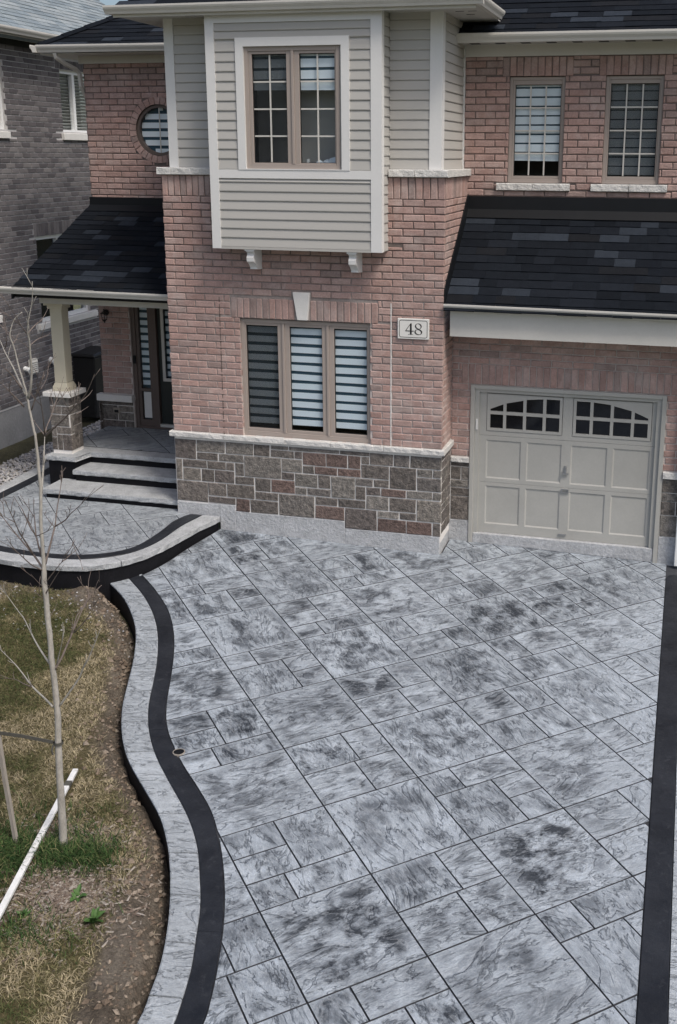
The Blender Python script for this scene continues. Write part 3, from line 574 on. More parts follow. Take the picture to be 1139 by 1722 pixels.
for i, p in enumerate(WN):
    d = (WN[min(i+1, NW-1)]-WN[max(i-1, 0)]).normalized(); nn = Vector((d.y, -d.x, 0))   # outward is left of travel reversed
    q = p+nn*.03*(1 if (p+nn*.1-Vector((-1.2, .2, 0))).length < (p-Vector((-1.2, .2, 0))).length else -1); ins.append(q)
for a, b in zip(ins, ins[1:]): rs.add([(a.x, a.y, ZW-.072), (b.x, b.y, ZW-.072), (b.x, b.y, -.15), (a.x, a.y, -.15)], [(0, 1, 2, 3)])
rs.obj('riser', 'black', walk)
# ---- lawn
OUT = np.array([(p.x, p.y) for p in RO])
def sdist(x, y):
    """distance from the kerb's lawn edge, positive on the lawn side"""
    P = np.stack([x, y], -1); best = np.full(x.shape, 1e9); sg = np.ones(x.shape)
    for i in range(0, NS-1, 2):
        a, b = OUT[i], OUT[min(i+2, NS-1)]; ab = b-a; t = np.clip(((P-a)@ab)/(ab@ab), 0, 1); q = a+t[..., None]*ab; d = np.hypot(*(np.moveaxis(P-q, -1, 0)))
        cr_ = ab[0]*(P[..., 1]-a[1])-ab[1]*(P[..., 0]-a[0]); m = d < best; best = np.where(m, d, best); sg = np.where(m, np.where(cr_ < 0, 1, -1), sg)
    return best*sg
def vnoise(x, y, s, seed):
    r = np.random.default_rng(seed).random((64, 64)); X = x*s+31.7; Y = y*s+17.3; xi = np.floor(X).astype(int); yi = np.floor(Y).astype(int); fx = X-xi; fy = Y-yi
    fx = fx*fx*(3-2*fx); fy = fy*fy*(3-2*fy); g = lambda a, b: r[a % 64, b % 64]
    return (g(xi, yi)*(1-fx)+g(xi+1, yi)*fx)*(1-fy)+(g(xi, yi+1)*(1-fx)+g(xi+1, yi+1)*fx)*fy
def fbm(x, y, s, seed, o=4): return sum(vnoise(x, y, s*2**k, seed+k)*.5**k for k in range(o))/sum(.5**k for k in range(o))
def zlawn(x, y, sd_):
    base = .1378-.0223*(x-3.73)+.0487*y-.055
    rough = (fbm(x, y, 2.2, 3)-.5)*.07+(fbm(x, y, 9., 9, 3)-.5)*.075*np.clip(1.5-sd_*1.7, .3, 1.5)
    dip = -.22*np.clip(1-sd_/.20, 0, 1)**1.2*(.45+1.0*fbm(x, y, 1.4, 21, 2)) + .035*np.exp(-((sd_-.33)/.12)**2)
    return np.where(sd_ > -.05, base+rough+dip, base-.25)
gx, gy = np.meshgrid(np.linspace(-6, 3.75, 340), np.linspace(-10.6, -1.85, 300)); sdg = sdist(gx, gy); gz = zlawn(gx, gy, sdg)
mb = MB(); nx_ = gx.shape[1]; mb.v = [tuple(v) for v in np.stack([gx, gy, gz], -1).reshape(-1, 3).tolist()]
mb.f = [(r*nx_+c, r*nx_+c+1, (r+1)*nx_+c+1, (r+1)*nx_+c) for r in range(gx.shape[0]-1) for c in range(nx_-1) if sdg[r, c] > -.25]
lo = tag(mb.obj('lawn', 'lawn', smooth=True), kind='structure')
edgew = lambda x, y: .05+.20*fbm(x, y, 1.3, 60, 3)+.24*np.clip((-6.2-y)/.6, 0, 1)+.25*np.exp(-((y+2.3)/.5)**2)
cov = lambda x, y, s_: np.clip((s_-edgew(x, y))/.16, 0, 1)*np.clip(1.35-1.5*np.exp(-(((x-2.35)/.42)**2+((y+6.75)/.42)**2)*1.1), 0, 1)*np.clip(1.0-.9*np.clip((y+2.75)/.6, 0, 1)*(.2+fbm(x, y, 1.1, 40)), 0, 1)
at = lo.data.attributes.new('cover', 'FLOAT', 'POINT'); at.data.foreach_set('value', cov(gx, gy, sdg).reshape(-1).astype(np.float32))
# ================================================================== THE HOUSE
house = thing('brick_house', 'two-storey pink brick house with siding bay, dark shingle roofs and a single garage', 'house', (1.9, 0., .12))
CH = .0892; FRONT = dict(U=(1, 0, 0), N=(0, -1, 0)); SIDE = dict(U=(0, 1, 0), N=(1, 0, 0))
DU, DG = 1.359, .5454; XE = 8.2
# ---- front block wall: brick over ledge stone over parged foundation
win0 = (1.016, 2.781, 1.562, 3.14); lint = (.978, 2.80, 3.14, 3.405); bayo = (.85, 2.99, 4.10, 5.2)
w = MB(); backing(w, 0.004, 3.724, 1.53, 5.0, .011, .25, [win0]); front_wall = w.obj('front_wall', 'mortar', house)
rects = layout(0, 3.73, 1.562, 35, CH, [win0, (.885, 2.89, 3.14, 3.405), bayo, (1.76, 2.0, 3.40, 3.50)])
rects += soldiers(.895, 1.778, 3.14, 3.405)+soldiers(1.985, 2.885, 3.14, 3.405)
rects += soldiers(0, .85, 4.680, 4.946)+soldiers(2.99, 3.73, 4.680, 4.946)
rects = [(a+random.uniform(-.001, .001), b, c, d) for a, b, c, d in rects]
rects.sort(key=lambda r: -r[3]); vis = [r for r in rects if r[1]-r[0] > .06]; rest = [r for r in rects if r[1]-r[0] <= .06]
put_blocks(vis[:300]+vis[300:]+rest, (0, 0, 0), m='brick', name='brick', parent=front_wall, single=300, joined_name='brick_courses', **FRONT)
MB().box(3.052, 3.064, -.0025, .02, 1.562, 3.41).obj('control_joint', 'caststone_smooth', front_wall); MB().box(.735, .746, -.001, .02, 1.562, 3.41).obj('control_joint', 'brownframe', front_wall)
w = MB(); 
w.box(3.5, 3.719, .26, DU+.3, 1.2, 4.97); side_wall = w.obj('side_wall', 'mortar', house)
rs_ = layout(.058, DU, 1.562, 35, CH, [], phase=.09)+soldiers(.058, DU, 4.680, 4.946)
put_blocks(rs_, (3.73, 0, 0), m='brick', name='brick', parent=side_wall, single=0, joined_name='brick_courses', **SIDE)
# left return of the block
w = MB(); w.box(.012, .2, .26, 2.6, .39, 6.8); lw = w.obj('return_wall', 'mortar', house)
put_blocks(layout(-2.45, -.06, 1.562, 35, CH), (0, 0, 0), m='brick', name='brick', parent=lw, single=0, joined_name='brick_courses', U=(0, -1, 0), N=(-1, 0, 0))
# stone base
w = MB(); w.box(.004, 3.722, .012, .25, .30, 1.5); w.box(3.50, 3.718, .25, DG+.1, .30, 1.5); stone_base = w.obj('stone_base', 'stonemortar', house)
RED = ((2.0, 1.3), (2.3, 1.3), (2.56, 1.3), (3.09, .92), (2.2, .58), (3.07, .47), (3.44, .47), (1.56, .89), (2.17, 1.15), (2.49, 1.15), (.97, .58))
red = lambda s_: any(s_[0] < x < s_[1] and s_[2] < z < s_[3] for x, z in RED)
for mm, sel in (('stone', False), ('redstone', True)):
    put_blocks([(a+.0075, b-.0075, c+.0075, d-.0075) for a, b, c, d in STONES if red((a, b, c, d)) == sel], (0, 0, 0), m=mm, name='stone', parent=stone_base, single=300, d=.05, ch=.008, jit=.005, **FRONT)
sr = []; z = .40; rr = random.Random(4)
for h in (.13, .17, .10, .17, .12, .19, .11, .075):
    u = .055
    while u < DG-.03:
        l = rr.choice((.16, .22, .30)); u1 = min(u+l, DG+.0)
        if DG-u1 < .07: u1 = DG
        sr.append((u+.006, u1-.006, z+.006, min(z+h, 1.456)-.006)); u = u1
    z += h
put_blocks(sr, (3.73, 0, 0), m='stone', name='stone', parent=stone_base, single=100, d=.05, ch=.008, jit=.005, **SIDE)
put_blocks([(-.5, -.058, c+.006, d-.006) for c, d in ((.568, .867), (.867, 1.171), (1.171, 1.456))], (0, 0, 0), m='stone', name='stone', parent=stone_base, single=9, d=.05, ch=.008, jit=.005, U=(0, -1, 0), N=(-1, 0, 0))
f = MB(); f.box(.012, .63, .006, .3, .30, .556); f.box(.634, .865, .002, .3, .0, .562); f.box(.866, 2.424, .002, .3, .0, .482); f.box(2.425, 3.712, .002, .3, .0, .384)
f.box(3.45, 3.7125, .3, DG+.2, .0, .395); f.obj('foundation', 'parge', house, bevel=.006)
# stone band and upper sill, in lengths
def sillrun(x0, x1, y0, y1, z0, z1, cuts, name, m='cast', parent=house):
    xs = [x0]+cuts+[x1]
    for a, b in zip(xs, xs[1:]):
        mb = MB(); n = max(2, int((b-a)/.06)); a_, b_ = a+.003, b-.003; rows = []
        for i in range(n+1):
            x = a_+(b_-a_)*i/n; j = lambda s: random.uniform(-s, s)
            rows.append([(x, y1, z0), (x, y1, z1), (x, y0+.008+j(.003), z1+j(.001)), (x, y0+j(.004), z1-.012+j(.004)), (x, y0+j(.004), z0+.008+j(.003)), (x, y0+.008, z0)])
        v = [q for r in rows for q in r]; fs = []
        for i in range(n):
            for k in range(6): fs.append((6*i+k, 6*i+6+k, 6*i+6+(k+1) % 6, 6*i+(k+1) % 6))
        fs += [tuple(range(6)), tuple(range(6*n+5, 6*n-1, -1))]; mb.add(v, fs); mb.obj(name, m, parent)
sillrun(-.045, 3.772, -.042, .10, 1.488, 1.562, [.745, 1.62, 2.25, 2.97], 'band_stone')
mb = MB(); mb.prism([(3.6, .1005, 1.488), (3.771, .1005, 1.488), (3.771, .1005, 1.562), (3.6, .1005, 1.562)], (0, .66, 0)); mb.obj('band_stone', 'cast', house, bevel=.005)
sillrun(-.045, .815, -.042, .10, 4.946, 5.035, [.16], 'sill_stone'); sillrun(3.03, 3.775, -.042, .10, 4.946, 5.035, [3.36], 'sill_stone')
mb = MB(); mb.prism([(3.6, .1005, 4.946), (3.774, .1005, 4.946), (3.774, .1005, 5.035), (3.6, .1005, 5.035)], (0, DU-.02, 0)); mb.obj('sill_stone', 'cast', house, bevel=.005)
mb = MB(); mb.prism([(-.045, .1005, 4.946), (.1, .1005, 4.946), (.1, .1005, 5.035), (-.045, .1005, 5.035)], (0, 2.2, 0)); mb.obj('sill_stone', 'cast', house)
mb = MB(); mb.prism([(1.764, -.035, 3.503), (1.996, -.035, 3.503), (1.959, -.035, 3.148), (1.822, -.035, 3.148)], (0, .09, 0)); mb.obj('keystone', 'caststone_smooth', house, bevel=.005)
# ---- siding: every lap a board
def boards(parent, lo, hi, zs, O, U, N, name='siding_board'):
    F = frame(O, U, N)
    for a, b in zip(zs, zs[1:]):
        b_ = b+.010; w_ = hi-lo; h = b-a; mid_ = a+h*.5
        pr = [(lo, a, -.01), (lo, a, .020), (lo, a+.010, .022), (lo, b-.016, .011), (lo, b, .004), (lo, b_, .002), (lo, b_, -.01)]
        mb = MB(); n = len(pr); v = [F @ Vector(p) for p in pr]+[F @ Vector((hi, p[1], p[2])) for p in pr]
        mb.add(v, [tuple(range(n)), tuple(range(2*n-1, n-1, -1))]+[(i, n+i, n+(i+1) % n, (i+1) % n) for i in range(n)]); mb.obj(name, 'siding', parent)
ZL = [5.035]+[5.163+.1135*i for i in range(14)]+[6.752]
upper = MB().box(.10, 3.655, .10, .3, 5.0, 6.9).box(3.44, 3.640, .3, DU+.2, 5.0, 6.9).box(.11, .3, .3, 2.5, 5., 6.9).obj('upper_wall', 'siding', house)
YS = .087
boards(upper, 3.02, 3.525, ZL, (0, YS, 0), **FRONT); boards(upper, .225, .83, ZL, (0, YS, 0), **FRONT)
boards(upper, YS+.10, DU-.03, ZL, (3.643, 0, 0), **SIDE)
t = MB(); t.box(3.514, 3.660, YS-.030, YS+.1, 5.036, 6.83); t.box(3.655, 3.668, YS-.0295, YS+.1, 5.036, 6.83); t.obj('corner_post', 'trim', upper)
MB().box(.098, .224, YS-.03, YS+.1, 5.036, 6.83).obj('corner_post', 'trim', upper)
MB().box(3.02, 3.513, YS-.024, YS, 6.752, 6.83).obj('frieze_board', 'siding', upper); MB().box(.225, .83, YS-.024, YS, 6.752, 6.83).obj('frieze_board', 'siding', upper)
MB().box(3.62, 3.675, DU-.035, DU+.01, 5.036, 6.8).obj('corner_trim', 'trim', upper); MB().box(3.62, 3.672, YS+.1005, DU-.04, 6.752, 6.83).obj('frieze_board', 'siding', upper)
# bay box
YB = -.30; bx0, bx1 = .818, 3.025; zb0, zb1 = 4.057, 6.83
bw = (1.30, 2.507, 5.028, 6.445)
b = MB(); backing(b, bx0+.02, bx1-.02, zb0+.01, zb1, YB+.024, YB+.09, [bw]); b.box(bx0+.02, bx0+.10, YB+.09, .12, zb0+.01, zb1); b.box(bx1-.10, bx1-.02, YB+.09, .12, zb0+.01, zb1); b.box(bx0+.1, bx1-.1, YB+.09, .12, zb0+.012, zb0+.06)
bay = b.obj('bay', 'siding', house)
BL = [5.028+.1135*i for i in range(1, 15)]
bz = [5.017, 5.036]+[5.149+.1135*i for i in range(13)]+[6.626, 6.719]
bz = [5.020]+[5.149+.1132*i for i in range(13)]+[6.626, 6.719]
F1 = (0, YB+.024, 0)
low = [z for z in bz if z <= 6.56]; 
for a, c in zip(bz, bz[1:]):
    if c <= 6.545: boards(bay, bx0+.115, 1.205, [a, c], F1, **FRONT); boards(bay, 2.629, bx1-.135, [a, c], F1, **FRONT)
    else: boards(bay, bx0+.115, bx1-.135, [max(a, 6.535), c], F1, **FRONT)
boards(bay, bx0+.115, bx1-.135, [4.08, 4.194, 4.308, 4.422, 4.535, 4.647, 4.759, 4.871, 4.917], F1, **FRONT)
boards(bay, YB+.10, .09, [4.06+.1135*i for i in range(25)], (bx1-.024, 0, 0), **SIDE)
MB().box(bx0, bx0+.115, YB-.004, YB+.10, zb0, zb1-.01).obj('corner_board', 'trim', bay); MB().box(bx1-.135, bx1, YB-.004, YB+.10, zb0, zb1-.01).obj('corner_board', 'trim', bay)
MB().box(bx0+.115, bx1-.135, YB-.002, YB+.02, 6.719, zb1-.01).obj('head_board', 'trim', bay)
MB().box(bx0+.115, bx1-.135, YB-.003, YB+.024, 4.918, 5.019).obj('belt_board', 'trim', bay)
MB().box(bx0+.115, bx1-.135, YB-.001, YB+.03, zb0-.004, zb0+.022).obj('base_trim', 'siding', bay)
MB().ring(1.203, 2.629, 5.0195, 6.548, .10, YB-.010, YB+.028, .012).obj('window_casing', 'trim', bay)
# ---- windows
def window(parent, name, x0, x1, z0, z1, yf, sashes, fwid=.05, grid=None, blind=None, screens=(), mat='taupe', label=None, deep=.10, room=.45):
    wn = MB().ring(x0, x1, z0, z1, fwid, yf, yf+deep, fwid+.012)
    for i in range(len(sashes)-1):
        c = (sashes[i][1]+sashes[i+1][0])/2; wn.box(c-.017, c+.017, yf-.006, yf+deep, z0+fwid+.012, z1-fwid)
    wo_ = wn.obj(name, mat, parent, bevel=.003)
    if label: wo_['label'] = label
    for k, (gx0, gx1, gz0, gz1) in enumerate(sashes):
        sx0 = x0+fwid if k == 0 else (sashes[k-1][1]+gx0)/2+.017; sx1 = x1-fwid if k == len(sashes)-1 else (gx1+sashes[k+1][0])/2-.017
        s = MB(); s.box(sx0, gx0, yf+.012, yf+.07, z0+fwid+.012, z1-fwid); s.box(gx1, sx1, yf+.012, yf+.07, z0+fwid+.012, z1-fwid); s.box(gx0, gx1, yf+.012, yf+.07, gz1, z1-fwid); s.box(gx0, gx1, yf+.012, yf+.07, z0+fwid+.012, gz0)
        s.obj('sash', mat, wo_, bevel=.003)
        g = MB(); g.ring(gx0, gx1, gz0, gz1, .007, yf+.030, yf+.048); g.obj('gasket', 'ironblack', wo_)
        MB().box(gx0, gx1, yf+.050, yf+.054, gz0, gz1).obj('pane', 'glass', wo_)
        if grid:
            m = MB(); nx, nz = grid
            for i in range(1, nx): m.box(gx0+(gx1-gx0)*i/nx-.009, gx0+(gx1-gx0)*i/nx+.009, yf+.036, yf+.046, gz0, gz1)
            for j in range(1, nz):
                for i in range(nx):
                    a_, c_ = gx0+(gx1-gx0)*i/nx+(.0092 if i else 0), gx0+(gx1-gx0)*(i+1)/nx-(.0092 if i < nx-1 else 0)
                    m.box(a_, c_, yf+.0365, yf+.0455, gz0+(gz1-gz0)*j/nz-.009, gz0+(gz1-gz0)*j/nz+.009)
            m.obj('muntin_grid', 'alum', wo_)
        if k in screens: MB().box(gx0, gx1, yf+.060, yf+.0605, gz0, gz1).obj('insect_screen', 'screen', wo_)
        if blind:
            top, bot, pitch, band = blind[k] if isinstance(blind, list) else blind
            yb_ = yf+.072
            MB().box(gx0-.01, gx1+.01, yb_+.010, yb_+.012, bot, gz1+.02).obj('blind_sheer', 'blinds', wo_)
            z = bot
            while z < gz1:
                ja, jb = random.uniform(-.003, .003), random.uniform(-.003, .003); zt_ = min(z+band, gz1+.015)
                MB().prism([(gx0-.008, yb_, z+ja), (gx1+.008, yb_, z+jb), (gx1+.008, yb_, zt_+jb), (gx0-.008, yb_, zt_+ja)], (0, .006, 0)).obj('blind_band', 'blindw', wo_); z += pitch
    r = MB(); r.box(x0-.05, x0+.005, yf+deep+.012, yf+room, z0-.05, z1+.05); r.box(x1-.005, x1+.05, yf+deep+.012, yf+room, z0-.05, z1+.05); r.box(x0+.005, x1-.005, yf+deep+.012, yf+room, z1-.005, z1+.05); r.box(x0+.005, x1-.005, yf+deep+.012, yf+room, z0-.05, z0+.005); r.box(x0-.05, x1+.05, yf+room, yf+room+.03, z0-.05, z1+.05)
    r.obj('room_shell', 'room', wo_); return wo_
window(house, 'window', 1.016, 2.781, 1.566, 3.128, .045, [(1.077, 1.515, 1.667, 3.045), (1.679, 2.121, 1.667, 3.045), (2.284, 2.722, 1.667, 3.045)], .047, None, (None, 1.727, .1213, .0785), (0,), label='wide three-sash ground floor window with striped blinds')
bwn = window(bay, 'window', 1.302, 2.505, 5.029, 6.444, YB+.022, [(1.395, 1.833, 5.103, 6.362), (1.995, 2.438, 5.103, 6.362)], .05, (2, 4), (None, 5.949, .130, .098), (0,), label='pair of gridded casement sashes in the bay')
# things left on the bay window ledge
MB().box(1.30, 2.5, YB+.13, YB+.42, 5.03, 5.095).obj('window_board', 'room', bwn)
for (x, r_) in ((2.27, .06), (2.36, .085), (2.17, .05)):
    mb = MB(); n = 10
    vsx = [(x+r_*math.cos(a)*math.sin(p)*random.uniform(.8, 1.2), YB+.24+.05*math.sin(a)*math.sin(p), 5.095+r_*.9*math.cos(p)*random.uniform(.85, 1.1)) for p in (.15, .7, 1.2, 1.57) for a in [2*math.pi*i/n for i in range(n)]]
    mb.add(vsx, [(q*n+i, q*n+(i+1) % n, (q+1)*n+(i+1) % n, (q+1)*n+i) for q in range(3) for i in range(n)]+[tuple(range(n))]); mb.obj('folded_cloth', 'blindw', bwn)
MB().tube([(2.03, YB+.2, 5.096), (2.03, YB+.2, 5.15)], .02, 10).obj('cup', 'white', bwn)
# brackets under the bay
for x0 in (1.235, 2.57):
    prof = [(YB+.02, 4.046), (YB+.02, 4.02), (YB+.05, 4.012), (YB+.055, 3.985), (YB+.03, 3.95), (YB+.035, 3.90), (YB+.10, 3.86), (YB+.14, 3.82), (YB+.14, 3.795), (YB+.24, 3.785), (.008, 3.785), (.008, 4.046)]
    mb = MB(); mb.prism([(x0+.02, y, z) for y, z in prof], (.095, 0, 0)); br = mb.obj('bay_bracket', 'trim', bay)
    MB().box(x0+.004, x0+.131, YB+.012, .008, 4.03, 4.0555).obj('bracket_cap', 'trim', br)
# ---- upper right wall over the garage
wa, wb_ = (4.251, 4.967, 4.84, 6.19), (5.47, 6.185, 4.84, 6.19)
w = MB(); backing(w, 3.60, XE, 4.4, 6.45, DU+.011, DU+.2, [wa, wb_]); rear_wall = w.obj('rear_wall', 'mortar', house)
wl = [(4.115, 5.075, 4.76, 4.862), (5.34, 6.30, 4.76, 4.862)]
o_ = [wa, wb_, (4.16, 5.06, 6.185, 6.43), (5.38, 6.28, 6.185, 6.43)]+wl
rr_ = layout(3.645, XE, 4.42, 23, CH, o_, phase=.1, zmax=6.43)+soldiers(4.16, 5.06, 6.185, 6.425)+soldiers(5.38, 6.28, 6.185, 6.425)
put_blocks(rr_, (0, DU, 0), m='brick', name='brick', parent=rear_wall, single=0, joined_name='brick_courses', **FRONT)
for a, c, ct_ in ((4.115, 5.075, 4.59), (5.34, 6.30, 5.82)): sillrun(a, c, DU-.04, DU+.12, 4.765, 4.858, [ct_], 'sill_stone')
window(house, 'window', 4.253, 4.965, 4.862, 6.182, DU+.045, [(4.322, 4.912, 4.951, 6.088)], .04, (3, 4), (None, 5.141, .115, .094), (), label='right upper window with its blind stopped short of the sill')
window(house, 'window', 5.472, 6.183, 4.862, 6.182, DU+.045, [(5.533, 6.128, 4.954, 6.092)], .04, (3, 4), (None, 4.975, .115, .10), (0,), label='right upper window behind a dark insect screen')
# ---- upper left wall and entry wall
YL = 2.45; RC = (-1.26, 5.547); RR = .376
ent = (-1.93, -.35, .86, 3.05)
w = MB(); backing(w, -2.465, -.0, .4, 6.53, YL+.011, YL+.25, [(RC[0]-.5, RC[0]+.5, RC[1]-.5, RC[1]+.5), ent])
n = 48
def sq(a, h): 
    m_ = max(abs(math.cos(a)), abs(math.sin(a))); return (RC[0]+h*math.cos(a)/m_, RC[1]+h*math.sin(a)/m_)
an = [2*math.pi*(i+.5)/n+0 for i in range(n)]; an = [math.pi/4+2*math.pi*i/n for i in range(n)]
v = [(sq(a, .5)[0], YL+.011, sq(a, .5)[1]) for a in an]+[(RC[0]+RR*math.cos(a), YL+.011, RC[1]+RR*math.sin(a)) for a in an]+[(RC[0]+RR*math.cos(a), YL+.2, RC[1]+RR*math.sin(a)) for a in an]
w.add(v, [(i, (i+1) % n, n+(i+1) % n, n+i) for i in range(n)]+[(n+i, n+(i+1) % n, 2*n+(i+1) % n, 2*n+i) for i in range(n)])
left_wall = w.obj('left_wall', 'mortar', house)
lr = layout(-2.47, 0., 4.40, 24, CH, [], phase=.12, circ=(RC[0], RC[1], .488), zmax=6.52)
put_blocks(lr, (0, YL, 0), m='brick', name='brick', parent=left_wall, single=0, joined_name='brick_courses', **FRONT)
put_blocks(layout(-2.47, -1.94, 1.42, 24, CH, [], phase=.02), (0, YL, 0), m='brick', name='brick', parent=left_wall, single=0, joined_name='entry_brick_courses', **FRONT)
rb_ = MB(); nb = 30
for i in range(nb):                                            # ring of bricks round the window
    a0_, a1_ = 2*math.pi*i/nb+.012, 2*math.pi*(i+1)/nb-.012; q = [(RC[0]+r*math.cos(a), YL+random.uniform(-.006, -.002), RC[1]+r*math.sin(a)) for r, a in ((.380, a0_), (.482, a0_), (.482, a1_), (.380, a1_))]
    rb_.prism(q, (0, .05, 0))
tag(rb_.obj('ring_bricks', 'brick', left_wall), kind='stuff')
rw = MB(); n = 40
prof = [(RR-.004, YL+.03), (RR-.045, YL+.03), (RR-.045, YL+.10), (RR-.004, YL+.10)]
for i in range(n):
    a, c = 2*math.pi*i/n, 2*math.pi*(i+1)/n
    for k in range(4):
        p, q = prof[k], prof[(k+1) % 4]; rw.add([(RC[0]+p[0]*math.cos(a), p[1], RC[1]+p[0]*math.sin(a)), (RC[0]+q[0]*math.cos(a), q[1], RC[1]+q[0]*math.sin(a)), (RC[0]+q[0]*math.cos(c), q[1], RC[1]+q[0]*math.sin(c)), (RC[0]+p[0]*math.cos(c), p[1], RC[1]+p[0]*math.sin(c))], [(0, 1, 2, 3)])
rwin = rw.obj('round_window', 'brownframe', house); G_ = RR-.045
MB().add([(RC[0]+G_*math.cos(2*math.pi*i/n), YL+.062, RC[1]+G_*math.sin(2*math.pi*i/n)) for i in range(n)], [tuple(range(n))]).obj('pane', 'glass', rwin)
MB().box(RC[0]-.007, RC[0]+.007, YL+.045, YL+.055, RC[1]-G_, RC[1]+G_).obj('muntin', 'alum', rwin)
z = RC[1]-G_-.02
while z < RC[1]+G_:
    mz = z+.04; hc = math.sqrt(max(.0001, G_**2-(mz-RC[1])**2)); MB().box(RC[0]-hc, RC[0]+hc, YL+.10, YL+.105, max(z, RC[1]-G_), min(z+.082, RC[1]+G_)).obj('blind_band', 'blindw', rwin); z += .128
MB().box(RC[0]-.45, RC[0]+.45, YL+.112, YL+.116, RC[1]-.45, RC[1]+.45).obj('blind_sheer', 'blinds', rwin); MB().box(RC[0]-.5, RC[0]+.5, YL+.12, YL+.5, RC[1]-.5, RC[1]+.5).obj('room_shell', 'room', rwin)
# ---- entry: stone pier base, cap, sidelight, door
eb = MB().box(-2.50, -1.935, YL-.012, YL+.0105, .80, 1.30).obj('entry_pier_base', 'stonemortar', house)
put_blocks([(-2.51, -1.94, 1.235, 1.30), (-2.51, -2.225, .985, 1.225), (-2.213, -1.94, 1.125, 1.225), (-2.213, -1.94, .985, 1.113), (-2.51, -2.1, .80, .975), (-2.09, -1.94, .80, .975)], (0, YL-.024, 0), m='stone', name='stone', parent=eb, single=9, d=.012, ch=.006, jit=.004, **FRONT)
put_blocks([(0.0, .1, z, z+.15) for z in (.80, .965, 1.13)], (-2.51, YL-.0, 0), m='stone', name='stone', parent=eb, single=9, d=.02, ch=.006, jit=.004, U=(0, -1, 0), N=(-1, 0, 0))
MB().box(-2.56, -1.925, YL-.075, YL+.05, 1.30, 1.412).obj('pier_cap', 'caststone_smooth', house, bevel=.006)
ob = MB().box(-2.285, -2.175, YL-.045, YL-.02, 1.10, 1.19).obj('outlet_cover', 'oldwood', house); MB().box(-2.265, -2.195, YL-.055, YL-.0455, 1.115, 1.16).obj('outlet_flap', 'flash', ob)
YD = YL+.06
door_fr = MB(); door_fr.box(-1.93, -1.865, YD-.02, YD+.12, .90, 3.05); door_fr.box(-1.865, -.35, YD-.02, YD+.12, 2.97, 3.05); door_fr.box(-1.60, -1.50, YD-.02, YD+.12, .90, 2.97); door_fr.box(-.42, -.35, YD-.02, YD+.12, .9, 2.97); door_fr.box(-1.93, -.35, YD-.03, YD+.15, .84, .90)
entry = door_fr.obj('entry_frame', 'brownframe', house, bevel=.004); entry['label'] = 'brown entry frame with striped sidelight and dark door'
s = MB(); s.ring(-1.865, -1.60, .955, 2.97, .05, YD, YD+.06); s.box(-1.815, -1.65, YD, YD+.06, 1.475, 1.52); s.obj('sidelight_sash', 'brownframe', entry)
MB().box(-1.79, -1.66, YD+.02, YD+.03, 1.03, 1.46).obj('sidelight_panel', 'trim', entry)
MB().box(-1.865, -1.60, YD+.01, YD+.06, .90, .955).obj('sidelight_sill', 'brownframe', entry)
MB().box(-1.815, -1.65, YD+.030, YD+.034, 1.52, 2.92).obj('pane', 'glass', entry); MB().box(-1.83, -1.63, YD+.075, YD+.08, .95, 2.95).obj('blind_sheer', 'blinds', entry)
z = 1.57
while z < 2.9: MB().box(-1.812, -1.653, YD+.062, YD+.066, z, z+.075).obj('blind_band', 'blindw', entry); z += .122
dr = MB(); backing(dr, -1.49, -.43, .945, 2.96, YD+.03, YD+.08, [(-1.38, -.55, 1.70, 2.83)]); dleaf = dr.obj('front_door', 'doorpaint', entry)
MB().ring(-1.43, -.5, 1.655, 2.87, .05, YD+.012, YD+.0295).obj('glass_moulding', 'alum', dleaf)
MB().box(-1.38, -.55, YD+.05, YD+.054, 1.70, 2.83).obj('pane', 'glass', dleaf); MB().box(-1.4, -.53, YD+.1, YD+.105, 1.68, 2.85).obj('blind_sheer', 'blinds', dleaf)
z = 1.73
while z < 2.8: MB().box(-1.38, -.55, YD+.085, YD+.09, z, z+.075).obj('blind_band', 'blindw', dleaf); z += .122
MB().box(-1.50, -.42, YD-.025, YD+.12, .901, .945).obj('threshold', 'alum', entry)
MB().box(-1.93, -.3, YL+.35, YL+.4, .8, 3.1).obj('hall_shell', 'room', entry)
MB().box(-1.912, -1.872, YD-.045, YD-.0205, 1.93, 2.06).obj('doorbell', 'flash', entry)
# ---- garage wall and door
gx0_, gx1_ = 3.986, 6.475
w = MB(); backing(w, 3.722, XE, 1.25, 3.3, DG+.011, DG+.22, [(gx0_, gx1_, .0, 2.32)]); garage_wall = w.obj('garage_wall', 'mortar', house)
gr = layout(3.736, XE, 1.345, 21, CH, [(gx0_, gx1_, 0, 2.32), (3.86, 6.60, 2.32, 2.60)], phase=.05)+soldiers(3.86, 6.60, 2.325, 2.595)
put_blocks(gr, (0, DG, 0), m='brick', name='brick', parent=garage_wall, single=0, joined_name='brick_courses', **FRONT)
garage_base = MB().box(3.722, gx0_-.002, DG+.012, DG+.2, .3, 1.25).obj('garage_stone_base', 'stonemortar', house); garage_base2 = MB().box(gx1_+.002, XE, DG+.012, DG+.2, .3, 1.25).obj('garage_stone_base', 'stonemortar', house)
g1 = [(3.738, 3.98, 1.20, 1.255), (3.738, 3.868, 1.02, 1.19), (3.88, 3.98, 1.02, 1.19), (3.738, 3.98, .91, 1.01), (3.738, 3.98, .79, .90), (3.738, 3.98, .46, .78)]
